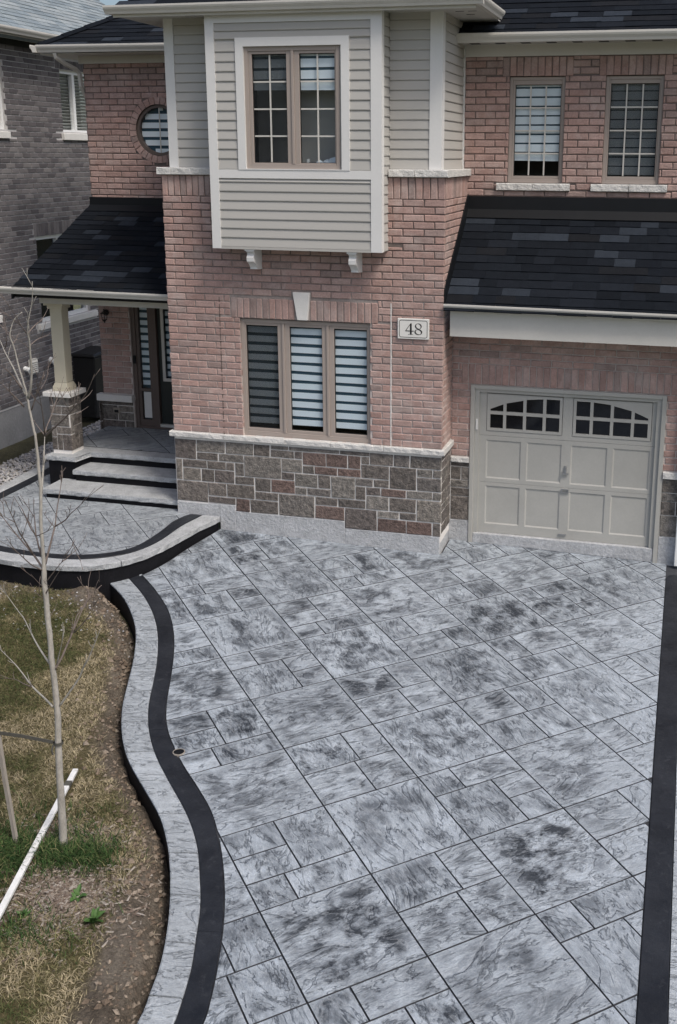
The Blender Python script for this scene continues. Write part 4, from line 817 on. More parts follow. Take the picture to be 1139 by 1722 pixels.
g2 = [(6.485, 6.70, 1.06, 1.235), (6.485, 6.78, .945, 1.05), (6.485, 6.66, .76, .935), (6.67, 6.9, .76, .935), (6.485, 6.75, .47, .75)]+[(6.71, 7.1, 1.06, 1.235), (6.79, 7.2, .945, 1.05), (6.91, 7.3, .76, .935), (6.76, 7.2, .47, .75)]+[(a_, min(a_+l_-.012, XE), z0, z1) for x0, z0, z1 in ((7.11, 1.06, 1.235), (7.21, .945, 1.05), (7.31, .76, .935), (7.21, .47, .75)) for a_, l_ in ((x0, .3), (x0+.3, .38), (x0+.68, .6)) if a_ < XE-.05]
for gg, gp in ((g1, garage_base), (g2, garage_base2)): put_blocks(gg, (0, DG, 0), m='stone', name='stone', parent=gp, single=40, d=.05, ch=.008, jit=.005, **FRONT)
sillrun(3.737, gx0_-.003, DG-.035, DG+.12, 1.262, 1.338, [], 'band_stone'); sillrun(gx1_+.004, XE, DG-.035, DG+.12, 1.245, 1.338, [7.1], 'band_stone')
MB().box(3.7135, gx0_-.002, DG+.001, DG+.3, .0, .452).obj('garage_foundation', 'parge', house, bevel=.005); MB().box(gx1_+.002, XE, DG+.001, DG+.3, -.2, .462).obj('garage_foundation', 'parge', house, bevel=.005)
jm = MB(); jm.box(gx0_, 4.042, DG-.012, DG+.14, .15, 2.318); jm.box(6.418, gx1_, DG-.012, DG+.14, .1, 2.318); jm.box(4.042, 6.418, DG-.012, DG+.14, 2.268, 2.318); jm.obj('door_jamb', 'gdoor', house, bevel=.004)
tr_ = MB(); tr_.box(4.043, 4.10, DG+.02, DG+.06, .2, 2.267); tr_.box(6.36, 6.417, DG+.02, DG+.06, .2, 2.267); tr_.box(4.10, 6.36, DG+.02, DG+.06, 2.225, 2.267); tr_.obj('weather_strip', 'gdoor', house)
MB().box(4.06, 4.085, DG+.005, DG+.0195, 1.72, 1.86).obj('jamb_sensor', 'trim', house)
MB().prism([(4.043, DG+.0, .155), (6.417, DG+.0, .105), (6.417, DG+.0, .29), (4.043, DG+.0, .29)], (0, .14, 0)).obj('garage_threshold', 'parge', house, bevel=.006)
YG = .62
gd_fr = MB(); px = [(4.194, 4.654), (4.730, 5.184), (5.305, 5.768), (5.842, 6.304)]; pz = [(.417, .948), (1.053, 1.577)]; ix = [(4.192, 5.184), (5.312, 6.306)]; iz = (1.70, 2.208)
opens = [(4.08, 6.42, 1.636, 1.6395), (4.08, 6.42, .9985, 1.0015)]+[(a, c, e, g) for a, c in px for e, g in pz]+[(a, c, iz[0], iz[1]) for a, c in ix]
backing(gd_fr, 4.09, 6.41, .294, 2.26, YG-.016, YG+.03, opens); gdoor = gd_fr.obj('garage_door', 'gdoor', house); gdoor['label'] = 'grey panelled garage door with two arched rows of dark panes'
for a, c in px:
    for e, g in pz:
        mb = MB(); ch_ = .018
        mb.add([(a, YG-.0155, e), (c, YG-.0155, e), (c, YG-.0155, g), (a, YG-.0155, g), (a+ch_, YG-.004, e+ch_), (c-ch_, YG-.004, e+ch_), (c-ch_, YG-.004, g-ch_), (a+ch_, YG-.004, g-ch_)], [(0, 1, 5, 4), (1, 2, 6, 5), (2, 3, 7, 6), (3, 0, 4, 7), (4, 5, 6, 7)]); mb.obj('door_panel', 'gdoor', gdoor)
cols = [(4.240, 4.411, 1.998, 2.069), (4.450, 4.671, 2.083, 2.133), (4.711, 4.928, 2.146, 2.166), (4.968, 5.143, 2.168, 2.168)]
for k, (a, c) in enumerate(ix):
    cc = cols if k == 0 else [(ix[0][0]+ix[1][1]-q[1], ix[0][0]+ix[1][1]-q[0], q[3], q[2]) for q in cols][::-1]
    if k: cc = [(x0, x1, l, h) for x0, x1, l, h in cc]
    m = MB(); y0, y1 = YG-.024, YG+.02
    a_, c_ = a+.006, c-.006
    m.box(a_, cc[0][0], y0, y1, iz[0]+.006, iz[1]-.006); m.box(cc[-1][1], c_, y0, y1, iz[0]+.006, iz[1]-.006)
    for i in range(3): m.box(cc[i][1], cc[i+1][0], y0, y1, iz[0]+.006, iz[1]-.006)
    for x0, x1, l, h in cc:
        m.box(x0, x1, y0, y1, iz[0]+.006, 1.742); m.box(x0, x1, y0, y1, 1.928, 1.971)
        m.prism([(x0, y0, l), (x1, y0, h), (x1, y0, iz[1]-.006), (x0, y0, iz[1]-.006)], (0, y1-y0, 0))
    ins_ = m.obj('window_insert', 'gdoor', gdoor)
    for x0, x1, l, h in cc:
        MB().box(x0, x1, YG-.004, YG+.004, 1.742, 1.928).obj('pane', 'dpane', ins_); MB().prism([(x0, YG-.004, 1.971), (x1, YG-.004, 1.971), (x1, YG-.004, h), (x0, YG-.004, l)], (0, .008, 0)).obj('pane', 'dpane', ins_)
h = MB(); h.box(5.232, 5.262, YG-.030, YG-.0165, 1.19, 1.30); h.box(5.20, 5.29, YG-.045, YG-.0305, 1.185, 1.205); h.tube([(5.247, YG-.03, 1.275), (5.247, YG-.045, 1.275)], .014, 10); h.obj('lock_handle', 'steel', gdoor)
MB().ring(5.205, 5.30, .935, .985, .010, YG-.036, YG-.0165).obj('lift_handle', 'steel', gdoor); MB().box(5.19, 5.29, YG-.034, YG-.0165, .345, .365).obj('lift_handle', 'steel', gdoor)
MB().box(4.0, 6.5, YG+.06, YG+.1, .1, 2.4).obj('garage_shell', 'room', house)
# ---- roofs
UNIT = {}
def shingle_unit(m):
    if m not in UNIT:
        a = MB(); a.add([(0,0,-.1),(1,0,-.1),(1,1,-.1),(0,1,-.1),(0,0,1),(1,0,1),(1,1,.12),(0,1,.12)], [(0,3,2,1),(4,5,6,7),(0,1,5,4),(1,2,6,5),(2,3,7,6),(3,0,4,7)]); UNIT[m] = a
    return UNIT[m]
SHM = {}
def shingles(parent, O, U, V, width, length, m='shingle', single=True, lim=None, expo=.143, name='shingle', wr=(.22, .42)):
    U = Vector(U).normalized(); V = Vector(V).normalized(); N = U.cross(V); F = Matrix(((U.x, V.x, N.x, O[0]), (U.y, V.y, N.y, O[1]), (U.z, V.z, N.z, O[2]), (0, 0, 0, 1)))
    rows = int(math.ceil(length/expo)); jm_ = MB()
    for r in range(rows):
        v0 = r*expo; ln = min(expo+.006, length-v0); lo, hi = (0, width) if lim is None else lim(v0+expo/2)
        if ln < .02: continue
        u = lo
        while u < hi-.02:
            w_ = random.uniform(*wr); u1 = min(u+w_, hi)
            if hi-u1 < .1: u1 = hi
            T = F @ Matrix.Translation((u+.001, v0+random.uniform(-.005, .004), random.uniform(0, .004))) @ Matrix.Rotation(random.uniform(-.006, .006), 4, 'Z') @ Matrix.Diagonal((u1-u-.002, ln, .010 if random.random() < .6 else .014, 1))
            if single:
                if m not in SHM: SHM[m] = shingle_unit(m).mesh(name, MT[m])
                place(name, SHM[m], parent, T)
            else:
                q = shingle_unit(m); jm_.add([T @ Vector(p) for p in q.v], q.f)
            u = u1
    if jm_.v: tag(jm_.obj(name+'_courses', m, parent), kind='stuff')
def gutter(parent, p0, p1, out, name='gutter', m='alum', h=.088, d=.10):
    """K-profile trough; p0-p1 is its top back edge, out the outward direction"""
    p0, p1, out = Vector(p0), Vector(p1), Vector(out); pr = [(0, 0), (0, -h), (.55*d, -h), (.66*d, -h*.72), (.92*d, -h*.42), (d, -h*.22), (d, 0), (d-.012, .002), (d-.012, -.012), (.02, -.02)]
    mb = MB(); mb.prism([p0+out*a+Vector((0, 0, b_)) for a, b_ in pr], p1-p0); return mb.obj(name, m, parent)
# garage roof
gs = Vector((0, 1.36, 1.075)); gl = gs.length
deck = MB().prism([(3.735, .0, 3.375), (3.735, DU, 4.45), (3.735, DU, 4.40), (3.735, .06, 3.362)], (XE-3.735, 0, 0)); groof = deck.obj('garage_roof', 'flash', house)
shingles(groof, (3.742, -.055, 3.352), (1, 0, 0), gs, XE-3.742-1.2, gl+.02); shingles(groof, (XE-1.2, -.055, 3.352), (1, 0, 0), gs, 1.2, gl+.02, single=False)
MB().prism([(3.742, DU-.10, 4.40), (3.742, DU-.03, 4.49), (3.742, DU-.005, 4.50), (3.742, DU-.005, 4.685), (3.742, DU-.012, 4.685), (3.742, DU-.018, 4.52), (3.742, DU-.11, 4.415)], (XE-3.742, 0, 0)).obj('wall_flashing', 'flash', groof)
MB().prism([(3.7335, -.0, 3.38), (3.7335, .0, 3.60), (3.7335, .03, 3.64), (3.7335, DU-.005, 4.71), (3.7335, DU-.005, 4.47)], (.012, 0, 0)).obj('step_flashing', 'flash', groof)
gutter(groof, (3.738, .05, 3.432), (XE, .05, 3.405), (0, -1, 0))
MB().box(3.80, XE, .0605, .08, 3.02, 3.375).obj('fascia_board', 'alum', groof); MB().box(3.80, XE, .0805, DG+.012, 3.02, 3.034).obj('soffit', 'soffit', groof)
# porch roof
PS = Vector((0, 2.17, 1.03)); PL_ = PS.length
deck = MB().prism([(-2.50, .30, 3.35), (-2.50, YL, 4.37), (-2.50, YL, 4.25), (-2.50, .34, 3.24)], (2.49, 0, 0)); proof = deck.obj('porch_roof', 'flash', house)
shingles(proof, (-2.53, .245, 3.345), (1, 0, 0), PS, 2.525, PL_+.01)
MB().prism([(-2.49, YL-.12, 4.33), (-2.49, YL-.04, 4.405), (-2.49, YL-.006, 4.41), (-2.49, YL-.006, 4.545), (-2.49, YL-.014, 4.545), (-2.49, YL-.016, 4.43), (-2.49, YL-.13, 4.345)], (2.48, 0, 0)).obj('wall_flashing', 'flash', proof)
gutter(proof, (-2.72, .30, 3.385), (-.085, .30, 3.375), (0, -1, 0))
MB().box(-2.33, -.005, .64, .80, 3.12, 3.31).obj('porch_beam', 'alum', proof); MB().box(-2.5, -.005, .31, .64, 3.295, 3.31).obj('soffit', 'soffit', proof); MB().box(-2.5, -.005, .80, YL, 3.20, 3.22).obj('porch_ceiling', 'soffit', proof)
MB().prism([(-2.53, .28, 3.30), (-2.53, YL, 4.33), (-2.53, YL, 4.20), (-2.53, .28, 3.22)], (.028, 0, 0)).obj('rake_board', 'flash', proof)
# upper right roof
us = Vector((0, 1, .62)); deck = MB().prism([(3.45, .93, 6.655), (3.45, 3.2, 8.06), (3.45, 3.2, 7.9), (3.45, .98, 6.60)], (XE-3.45, 0, 0)); rroof = deck.obj('rear_roof', 'flash', house)
shingles(rroof, (3.46, .90, 6.640), (1, 0, 0), us, XE-3.46, 1.7, single=False)
gutter(rroof, (3.635, .95, 6.668), (XE, .95, 6.668), (0, -1, 0), h=.11)
MB().box(3.66, XE, .955, DU+.01, 6.57, 6.582).obj('soffit', 'soffit', rroof); MB().box(3.68, XE, DU-.03, DU+.01, 6.43, 6.57).obj('frieze_board', 'alum', rroof)
for i in range(14): MB().box(3.78+.32*i, 3.90+.32*i, .99, 1.2, 6.566, 6.5695).obj('soffit_vent', 'flash', rroof)
# upper left hip roof
hs = Vector((0, 1, .55)); d_ = MB().add([(-2.93, 2.02, 6.735), (-.0, 2.02, 6.735), (.0, 4.6, 8.15), (-.55, 4.6, 8.15), (-2.93, 5.5, 6.735), (-.0, 2.02, 6.66), (-2.93, 2.02, 6.66)], [(0, 1, 2, 3), (0, 3, 4), (0, 6, 5, 1)]); lroof = d_.obj('left_roof', 'flash', house)
shingles(lroof, (-2.95, 2.0, 6.728), (1, 0, 0), hs, 2.95, 2.3, single=False, lim=lambda v: (.02+v*.81, 2.95))
cap = MB()
for i in range(9):
    p = Vector((-2.93, 2.02, 6.745)).lerp(Vector((-.55, 4.6, 8.165)), i/9*.9); q = Vector((-2.93, 2.02, 6.745)).lerp(Vector((-.55, 4.6, 8.165)), (i/9+.11)*.9)
    cap.add([p+Vector((-.09, .05, -.005)), p+Vector((0, 0, .045)), p+Vector((.10, -.04, .0)), q+Vector((-.09, .05, -.005)), q+Vector((0, 0, .035)), q+Vector((.10, -.04, .0))], [(0, 1, 4, 3), (1, 2, 5, 4), (0, 2, 1)])
tag(cap.obj('hip_caps', 'shingle', lroof), kind='stuff')
gutter(lroof, (-2.93, 2.05, 6.752), (.0, 2.05, 6.742), (0, -1, 0), h=.105); gutter(lroof, (-2.93, 1.95, 6.752), (-2.93, 5.0, 6.752), (-1, 0, 0), h=.105)
MB().box(-2.93, 0, 2.06, YL+.01, 6.625, 6.637).obj('soffit', 'soffit', lroof); MB().box(-2.52, 0, YL-.03, YL+.01, 6.515, 6.624).obj('frieze_board', 'alum', lroof)
MB().box(-2.93, -2.47, YL+.01, 5.0, 6.625, 6.637).obj('soffit', 'soffit', lroof)
MB().tube([(-2.66, 2.02, 6.64), (-2.655, 2.04, 6.58), (-2.60, 2.18, 6.50), (-2.53, 2.36, 6.43), (-2.51, 2.42, 6.38), (-2.51, 2.44, 6.2), (-2.51, 2.6, 6.0)], [.034]*7, 4).obj('downspout', 'alum', lroof)
# main hip roof
ms = Vector((0, 1, .62)); e0, e1, ey = -.33, 4.14, -.40
d_ = MB().add([(e0, ey, 6.925), (e1, ey, 6.925), (e1-2.2, ey+2.2, 8.29), (e0+2.2, ey+2.2, 8.29), (e1, 3., 6.925), (e0, 3., 6.925)], [(0, 1, 2, 3), (1, 4, 2), (0, 3, 5)]); mroof = d_.obj('main_roof', 'flash', house)
shingles(mroof, (e0-.02, ey-.02, 6.922), (1, 0, 0), ms, e1-e0+.04, 1.4, single=False, lim=lambda v: (v*.85, e1-e0+.04-v*.85))
shingles(mroof, (e1+.02, ey-.02, 6.922), (0, 1, 0), (-1, 0, .62), 3.4, 1.4, single=False, lim=lambda v: (v*.85, 3.4))
gutter(mroof, (e0-.08, ey, 6.928), (e1+.095, ey, 6.928), (0, -1, 0), h=.095, d=.095); gutter(mroof, (e1, ey, 6.929), (e1, 1.0, 6.929), (1, 0, 0), h=.095, d=.095); gutter(mroof, (e0, ey, 6.929), (e0, 1.8, 6.929), (-1, 0, 0), h=.095, d=.095)
MB().box(e0, e1, ey, 1.4, 6.831, 6.843).obj('soffit', 'soffit', mroof); MB().box(e0, .3, 1.401, 2.4, 6.831, 6.843).obj('soffit', 'soffit', mroof)
MB().box(e0, e1, ey, ey+.02, 6.80, 6.83).obj('fascia_board', 'alum', mroof)
for i, (x, y) in enumerate(((3.80, -.2), (3.95, -.2), (3.80, .1), (3.95, .1), (3.87, .4), (3.2, -.2), (3.4, -.2))): MB().box(x, x+.10, y, y+.02, 6.8275, 6.8308).obj('soffit_vent', 'flash', mroof)
# white downspout at the garage's far side
MB().box(6.69, 6.765, .44, .53, .12, 3.33).obj('downspout', 'white', house, bevel=.008)
# ---- porch post
post = MB(); post.box(-2.365, -2.055, .765, 1.075, .80, 1.735); ppost = post.obj('porch_post', 'stonemortar', house); ppost['label'] = 'cream square porch post on a stone pier'
pr1 = [(-2.37, -2.30, 1.60, 1.73), (-2.29, -2.05, 1.60, 1.73), (-2.37, -2.19, 1.47, 1.585), (-2.18, -2.05, 1.47, 1.585), (-2.37, -2.07, 1.285, 1.455), (-2.37, -2.29, 1.12, 1.27), (-2.28, -2.05, 1.17, 1.27), (-2.28, -2.20, .92, 1.155), (-2.37, -2.29, .92, 1.11), (-2.19, -2.05, .92, 1.155)]
put_blocks(pr1, (0, .755, 0), m='stone', name='stone', parent=ppost, single=20, d=.012, ch=.006, jit=.004, **FRONT)
pr2 = [(.775, .84, 1.60, 1.73), (.85, 1.075, 1.60, 1.73), (.775, 1.075, 1.47, 1.585), (.775, .86, 1.17, 1.455), (.87, 1.075, 1.285, 1.455), (.87, 1.075, 1.12, 1.275), (.775, .98, .92, 1.155), (.99, 1.075, .92, 1.11)]
put_blocks(pr2, (-2.045, 0, 0), m='stone', name='stone', parent=ppost, single=20, d=.012, ch=.006, jit=.004, **SIDE)
MB().box(-2.435, -1.985, .695, 1.145, 1.735, 1.805).obj('post_cap', 'caststone_smooth', ppost, bevel=.006)
sh = MB(); sh.box(-2.30, -2.11, .83, 1.01, 1.93, 3.02); sh.box(-2.33, -2.08, .80, 1.04, 1.806, 1.86)
sh.add([(-2.33,.80,1.86),(-2.08,.80,1.86),(-2.08,1.04,1.86),(-2.33,1.04,1.86),(-2.30,.83,1.93),(-2.11,.83,1.93),(-2.11,1.01,1.93),(-2.30,1.01,1.93)], [(0,1,5,4),(1,2,6,5),(2,3,7,6),(3,0,4,7)])
sh.box(-2.325, -2.085, .805, 1.035, 3.02, 3.07); sh.box(-2.36, -2.05, .77, 1.07, 3.07, 3.13); sh.obj('post_shaft', 'cream', ppost, bevel=.004)
# ================================================================== STEPS
steps = thing('front_steps', 'pale rough-edged concrete steps and porch slab with black risers', 'steps', (-1.1, .5, ZW))
def slab(name, poly, z1, th, parent, m, jit=.008, sub=.07):
    P = []
    for a, b_ in zip(poly, poly[1:]+poly[:1]):
        a, b_ = Vector((*a, 0)), Vector((*b_, 0)); n = max(1, int((b_-a).length/sub)); P += [a.lerp(b_, i/n) for i in range(n)]
    n = len(P); c = sum(P, Vector())/n; mb = MB(); j = lambda: random.uniform(-jit, jit)
    ring = lambda z, s: [(p.x+(c.x-p.x)*s/max(.2, (p-c).length)+j()*.8, p.y+(c.y-p.y)*s/max(.2, (p-c).length)+j()*.8, z+j()*.25) for p in P]
    r0, r1, r2_, r3 = ring(z1-th, .012), ring(z1-th+.015, 0), ring(z1-.015, .0), [(p.x+(c.x-p.x)*.012/max(.2, (p-c).length), p.y+(c.y-p.y)*.012/max(.2, (p-c).length), z1) for p in P]
    mb.add(r0+r1+r2_+r3, [(k*n+i, k*n+(i+1) % n, (k+1)*n+(i+1) % n, (k+1)*n+i) for k in range(3) for i in range(n)]+[tuple(range(3*n, 4*n)), tuple(range(n-1, -1, -1))]); return mb.obj(name, m, parent)
slab('tread', [(-2.16, .09), (-.005, .09), (-.005, .62), (-2.16, .62)], .53, .07, steps, 'tread')
slab('tread', [(-1.93, .53), (-.005, .53), (-.005, 1.02), (-1.93, 1.02)], .70, .07, steps, 'tread')
slab('porch_edge', [(-2.42, .60), (-1.92, .60), (-1.86, .93), (-.005, .93), (-.005, 1.20), (-2.42, 1.20)], .868, .07, steps, 'tread')
MB().box(-2.12, -.004, .13, 2.3, .30, .459).obj('riser', 'black', steps); MB().box(-1.90, -.004, .57, 2.3, .4595, .629).obj('riser', 'black', steps)
MB().prism([(-2.38, .64, .30), (-1.95, .64, .30), (-1.885, .97, .30), (-.004, .97, .30), (-.004, 2.4, .30), (-2.38, 2.4, .30)], (0, 0, .497)).obj('riser', 'black', steps)
pf = MB().box(-2.42, -.005, 1.205, YL+.02, .80, .862).obj('porch_slab', 'joint', steps)
lay_stamps([(-2.41, 1.21), (-.01, 1.21), (-.01, YL+.01), (-2.41, YL+.01)], range(-3, 6), range(-12, 2), lambda x, y: .8695, 'walkstamp', 'stamped_stone', pf, .004, .02)
# ================================================================== SIGN AND LANTERN
sign = thing('address_sign', 'white house number sign reading 48 with a dark outline on the brick wall', 'sign', (3.35, -.02, 2.975))
MB().box(3.15, 3.554, -.028, -.004, 2.975, 3.231).obj('plate', 'signwhite', sign, bevel=.004)
mb = MB(); cr_pts = []
def rrect(x0, x1, z0, z1, r, n=5):
    out = []
    for cx, cz, a in ((x1-r, z1-r, 0), (x0+r, z1-r, 90), (x0+r, z0+r, 180), (x1-r, z0+r, 270)):
        out += [(cx+r*math.cos(math.radians(a+90*i/n)), cz+r*math.sin(math.radians(a+90*i/n))) for i in range(n+1)]
    return out
o1, o2 = rrect(3.170, 3.534, 2.993, 3.213, .028), rrect(3.177, 3.527, 3.000, 3.206, .022); n = len(o1)
mb.add([(x, -.0292, z) for x, z in o1]+[(x, -.0292, z) for x, z in o2], [(i, (i+1) % n, n+(i+1) % n, n+i) for i in range(n)]); mb.obj('outline', 'ironblack', sign)
def flatpoly(mb, P, y=-.0295): mb.add([(x, y, z) for x, z in P], [tuple(range(len(P)))]); return mb
x, z, s = 3.252, 3.030, .145                                  # figure four: thin diagonal, thick stem, foot
q = MB(); T4 = lambda L: [(x+a*s, z+b_*s) for a, b_ in L]
flatpoly(q, T4([(.37, 0), (.56, 0), (.56, .30), (.56, .97), (.51, 1.0), (.40, .84), (.40, .38), (.40, .30), (.40, .06)])); flatpoly(q, T4([(.0, .28), (.40, .28), (.40, .36), (.07, .36), (.40, .84), (.51, 1.0), (.46, 1.0), (.0, .35)][:8])); flatpoly(q, T4([(.56, .28), (.74, .28), (.74, .36), (.56, .36)])); flatpoly(q, T4([(.24, 0), (.37, 0), (.37, .025), (.24, .045)])); flatpoly(q, T4([(.56, 0), (.69, 0), (.69, .045), (.56, .025)])); q.obj('figure_four', 'ironblack', sign)
q = MB()
def ringpoly(cx, cz, ax, az, th, n=28):
    o = [(cx+ax*math.cos(2*math.pi*i/n), cz+az*math.sin(2*math.pi*i/n)) for i in range(n)]; i_ = []
    for i in range(n):
        a = 2*math.pi*i/n; w_ = th*(.42+.75*abs(math.cos(a-.55))); i_.append((cx+(ax-w_)*math.cos(a), cz+(az-w_*.72)*math.sin(a)))
    q.add([(u, -.0295, v) for u, v in o]+[(u, -.0295, v) for u, v in i_], [(i, (i+1) % n, n+(i+1) % n, n+i) for i in range(n)])
ringpoly(3.418, z+.252*s, .050, .252*s, .0165); ringpoly(3.418, z+.752*s, .0435, .252*s, .0145); q.obj('figure_eight', 'ironblack', sign)
lan = thing('wall_lantern', 'small black wall lantern beside the entry under the porch roof', 'lantern', (-2.27, 2.43, 2.6))
MB().tube([(-2.33, 2.449, 2.74), (-2.33, 2.43, 2.74)], .05, 12).obj('wall_plate', 'ironblack', lan); MB().tube([(-2.33, 2.43, 2.74), (-2.32, 2.35, 2.80), (-2.28, 2.29, 2.81), (-2.27, 2.28, 2.79)], .010, 6).obj('arm', 'ironblack', lan)
MB().tube([(-2.27, 2.28, 2.785), (-2.27, 2.28, 2.76), (-2.27, 2.28, 2.745)], [.012, .055, .068], 6).obj('cap', 'ironblack', lan); MB().tube([(-2.27, 2.28, 2.743), (-2.27, 2.28, 2.65)], [.052, .038], 6).obj('glass_body', 'glass', lan)
cg = MB()
for i in range(6):
    a = 2*math.pi*i/6; cg.tube([(-2.27+.055*math.cos(a), 2.28+.055*math.sin(a), 2.745), (-2.27+.040*math.cos(a), 2.28+.040*math.sin(a), 2.645)], .004, 4)
cg.obj('cage', 'ironblack', lan); MB().tube([(-2.27, 2.28, 2.65), (-2.27, 2.28, 2.63), (-2.27, 2.28, 2.595)], [.045, .02, .006], 8).obj('finial', 'ironblack', lan)
# ================================================================== NEIGHBOUR
nb_ = thing('grey_brick_house', 'dark grey brick neighbouring house with blue-grey shingle roof and white windows', 'house', (-6.5, 4.5, .3))
NX = -4.5; NC = .0867
ow = [(5.09, 6.35, 5.58, 6.66), (1.9, 3.40, 5.58, 6.66), (3.98, 5.62, 2.25, 3.77), (1.2, 2.72, 2.58, 3.9)]
w = MB()
xs = MB(); backing(xs, -1.5, 9., .93, 7.1, 0, .2, ow)      # built flat, then turned to face +x
w.add([(NX-.011-v[1], v[0], v[2]) for v in xs.v], xs.f); nwall = w.obj('side_wall', 'greymortar', nb_)
sol = soldiers(4.97, 6.45, 6.665, 6.83)+soldiers(3.93, 5.72, 3.775, 4.01)
nr = layout(-1.5, 9., .96, 71, NC, ow+[(4.95, 6.47, 6.66, 6.84), (3.92, 5.73, 3.77, 4.015), (3.80, 5.85, 2.12, 2.26), (5.03, 6.45, 5.43, 5.59), (1.8, 3.43, 5.43, 5.59), (1.1, 2.78, 2.43, 2.6)], L=.24, g=.0065)+sol
key = lambda r: 0 if (2.2 < r[0] < 4.9 and 3.6 < r[2] < 6.9) else 1
nr.sort(key=lambda r: (key(r), abs(r[0]-3.6)+abs(r[2]-5.3)*.4))
put_blocks(nr, (NX, 0, 0), m='greybrick', name='brick', parent=nwall, single=290, joined_name='brick_courses', d=.03, ch=.005, jit=.002, **SIDE)
MB().box(NX-8, NX-.02, -1.5, 9., -.2, .955).obj('foundation', 'nfound', nb_)
def nsill(y0, y1, z0, z1): MB().box(NX-.05, NX+.045, y0, y1, z0, z1).obj('window_sill', 'caststone_smooth', nb_, bevel=.006)
nsill(5.05, 6.42, 5.435, 5.555); nsill(1.8, 3.425, 5.435, 5.545); nsill(3.86, 5.80, 2.135, 2.245); nsill(1.1, 2.78, 2.44, 2.56)
def nwin(y0, y1, z0, z1, my, louvre, name='window'):
    fr = MB(); t_ = .06; X0, X1 = NX-.14, NX-.06
    fr.box(X0, X1, y0, y0+t_, z0, z1); fr.box(X0, X1, y1-t_, y1, z0, z1); fr.box(X0, X1, y0+t_, y1-t_, z1-t_, z1); fr.box(X0, X1, y0+t_, y1-t_, z0, z0+t_); fr.box(X0, X1, my-.04, my+.04, z0+t_, z1-t_); wn = fr.obj(name, 'white', nb_)
    MB().box(X0+.02, X0+.024, y0+t_, y1-t_, z0+t_, z1-t_).obj('pane', 'glass', wn); MB().box(X0-.35, X0-.3, y0-.1, y1+.1, z0-.1, z1+.1).obj('room_shell', 'room', wn)
    if louvre:
        z = z0+t_+.02
        while z < z1-t_:
            MB().prism([(X0-.05, y0+t_, z), (X0-.01, y0+t_, z+.035), (X0-.012, y0+t_, z+.041), (X0-.052, y0+t_, z+.006)], (0, y1-y0-2*t_, 0)).obj('shutter_slat', 'alum', wn); z += .058
nwin(5.09, 6.35, 5.56, 6.66, 5.62, True); nwin(3.98, 5.62, 2.25, 3.77, 4.75, False)
nwin(1.9, 3.40, 5.56, 6.66, 2.6, True); nwin(1.2, 2.72, 2.58, 3.9, 2.0, False)
vn = MB(); vn.box(NX-.02, NX+.05, 3.455, 3.66, 1.41, 1.675); vo = vn.obj('wall_vent', 'alum', nb_)
for i in range(6): MB().prism([(NX+.05, 3.475, 1.44+.036*i), (NX+.068, 3.475, 1.435+.036*i), (NX+.068, 3.475, 1.448+.036*i), (NX+.05, 3.475, 1.462+.036*i)], (0, .165, 0)).obj('vent_slat', 'alum', vo)
MB().tube([(NX-.01, 3.34, 1.54), (NX+.05, 3.34, 1.53), (NX+.10, 3.34, 1.51)], [.045, .04, .05], 10).obj('vent_hood', 'white', nb_); MB().tube([(NX-.01, 4.14, 1.55), (NX+.06, 4.14, 1.54), (NX+.12, 4.14, 1.50)], [.06, .055, .065], 10).obj('vent_hood', 'white', nb_)
d_ = MB().prism([(NX+.42, -1.7, 7.10), (NX-4.5, -1.7, 10.4), (NX-4.5, -1.7, 10.2), (NX+.30, -1.7, 6.99)], (0, 10.9, 0)); nroof = d_.obj('roof', 'nroof', nb_)
shingles(nroof, (NX+.45, 9.2, 7.09)[:0] or (NX+.45, -1.7, 7.09), (0, 1, 0), (-1, 0, .67), 10.9, 3.4, m='nroof', single=False, wr=(.3, .36))
gutter(nroof, (NX+.40, -1.7, 7.15), (NX+.40, 9.2, 7.15), (1, 0, 0), h=.10, d=.10); MB().box(NX-.01, NX+.40, -1.7, 9.2, 7.03, 7.045).obj('soffit', 'soffit', nroof); MB().box(NX+.005, NX+.03, -1.5, 9.2, 6.93, 7.03).obj('frieze_board', 'flash', nroof)
# back of the passage between the houses
bfn = thing('board_fence', 'dark board fence closing the passage behind the bin', 'fence', (-3.5, 8.6, .3))
for i in range(14): MB().box(NX+.03+.15*i, NX+.17+.15*i, 8.6, 8.63, .25, 2.05).obj('fence_board', 'brownframe', bfn)
# ---- bin between the houses
bn = thing('wheeled_bin', 'tall black lidded bin standing between the two houses', 'bin', (-3.98, 4.8, .35))
bm = MB(); bm.add([(-4.25,4.52,.40),(-3.87,4.52,.40),(-3.84,5.08,.40),(-4.25,5.08,.40),(-4.29,4.5,1.56),(-3.83,4.5,1.56),(-3.80,5.15,1.56),(-4.29,5.15,1.56)], [(0,3,2,1),(4,5,6,7),(0,1,5,4),(1,2,6,5),(2,3,7,6),(3,0,4,7)]); bm.obj('body', 'bin', bn, bevel=.02)
MB().add([(-4.31,4.46,1.565),(-3.81,4.46,1.565),(-3.78,5.18,1.565),(-4.31,5.18,1.565),(-4.29,4.48,1.62),(-3.83,4.48,1.62),(-3.80,5.16,1.66),(-4.29,5.16,1.66)], [(0,3,2,1),(4,5,6,7),(0,1,5,4),(1,2,6,5),(2,3,7,6),(3,0,4,7)]).obj('lid', 'bin', bn, bevel=.015); MB().tube([(-4.28, 5.19, 1.6), (-3.82, 5.19, 1.6)], .016, 8).obj('handle', 'bin', bn)
for x in (-4.2, -3.9): MB().tube([(x-.03, 5.02, .43), (x+.03, 5.02, .43)], .10, 16).obj('wheel', 'bin', bn)
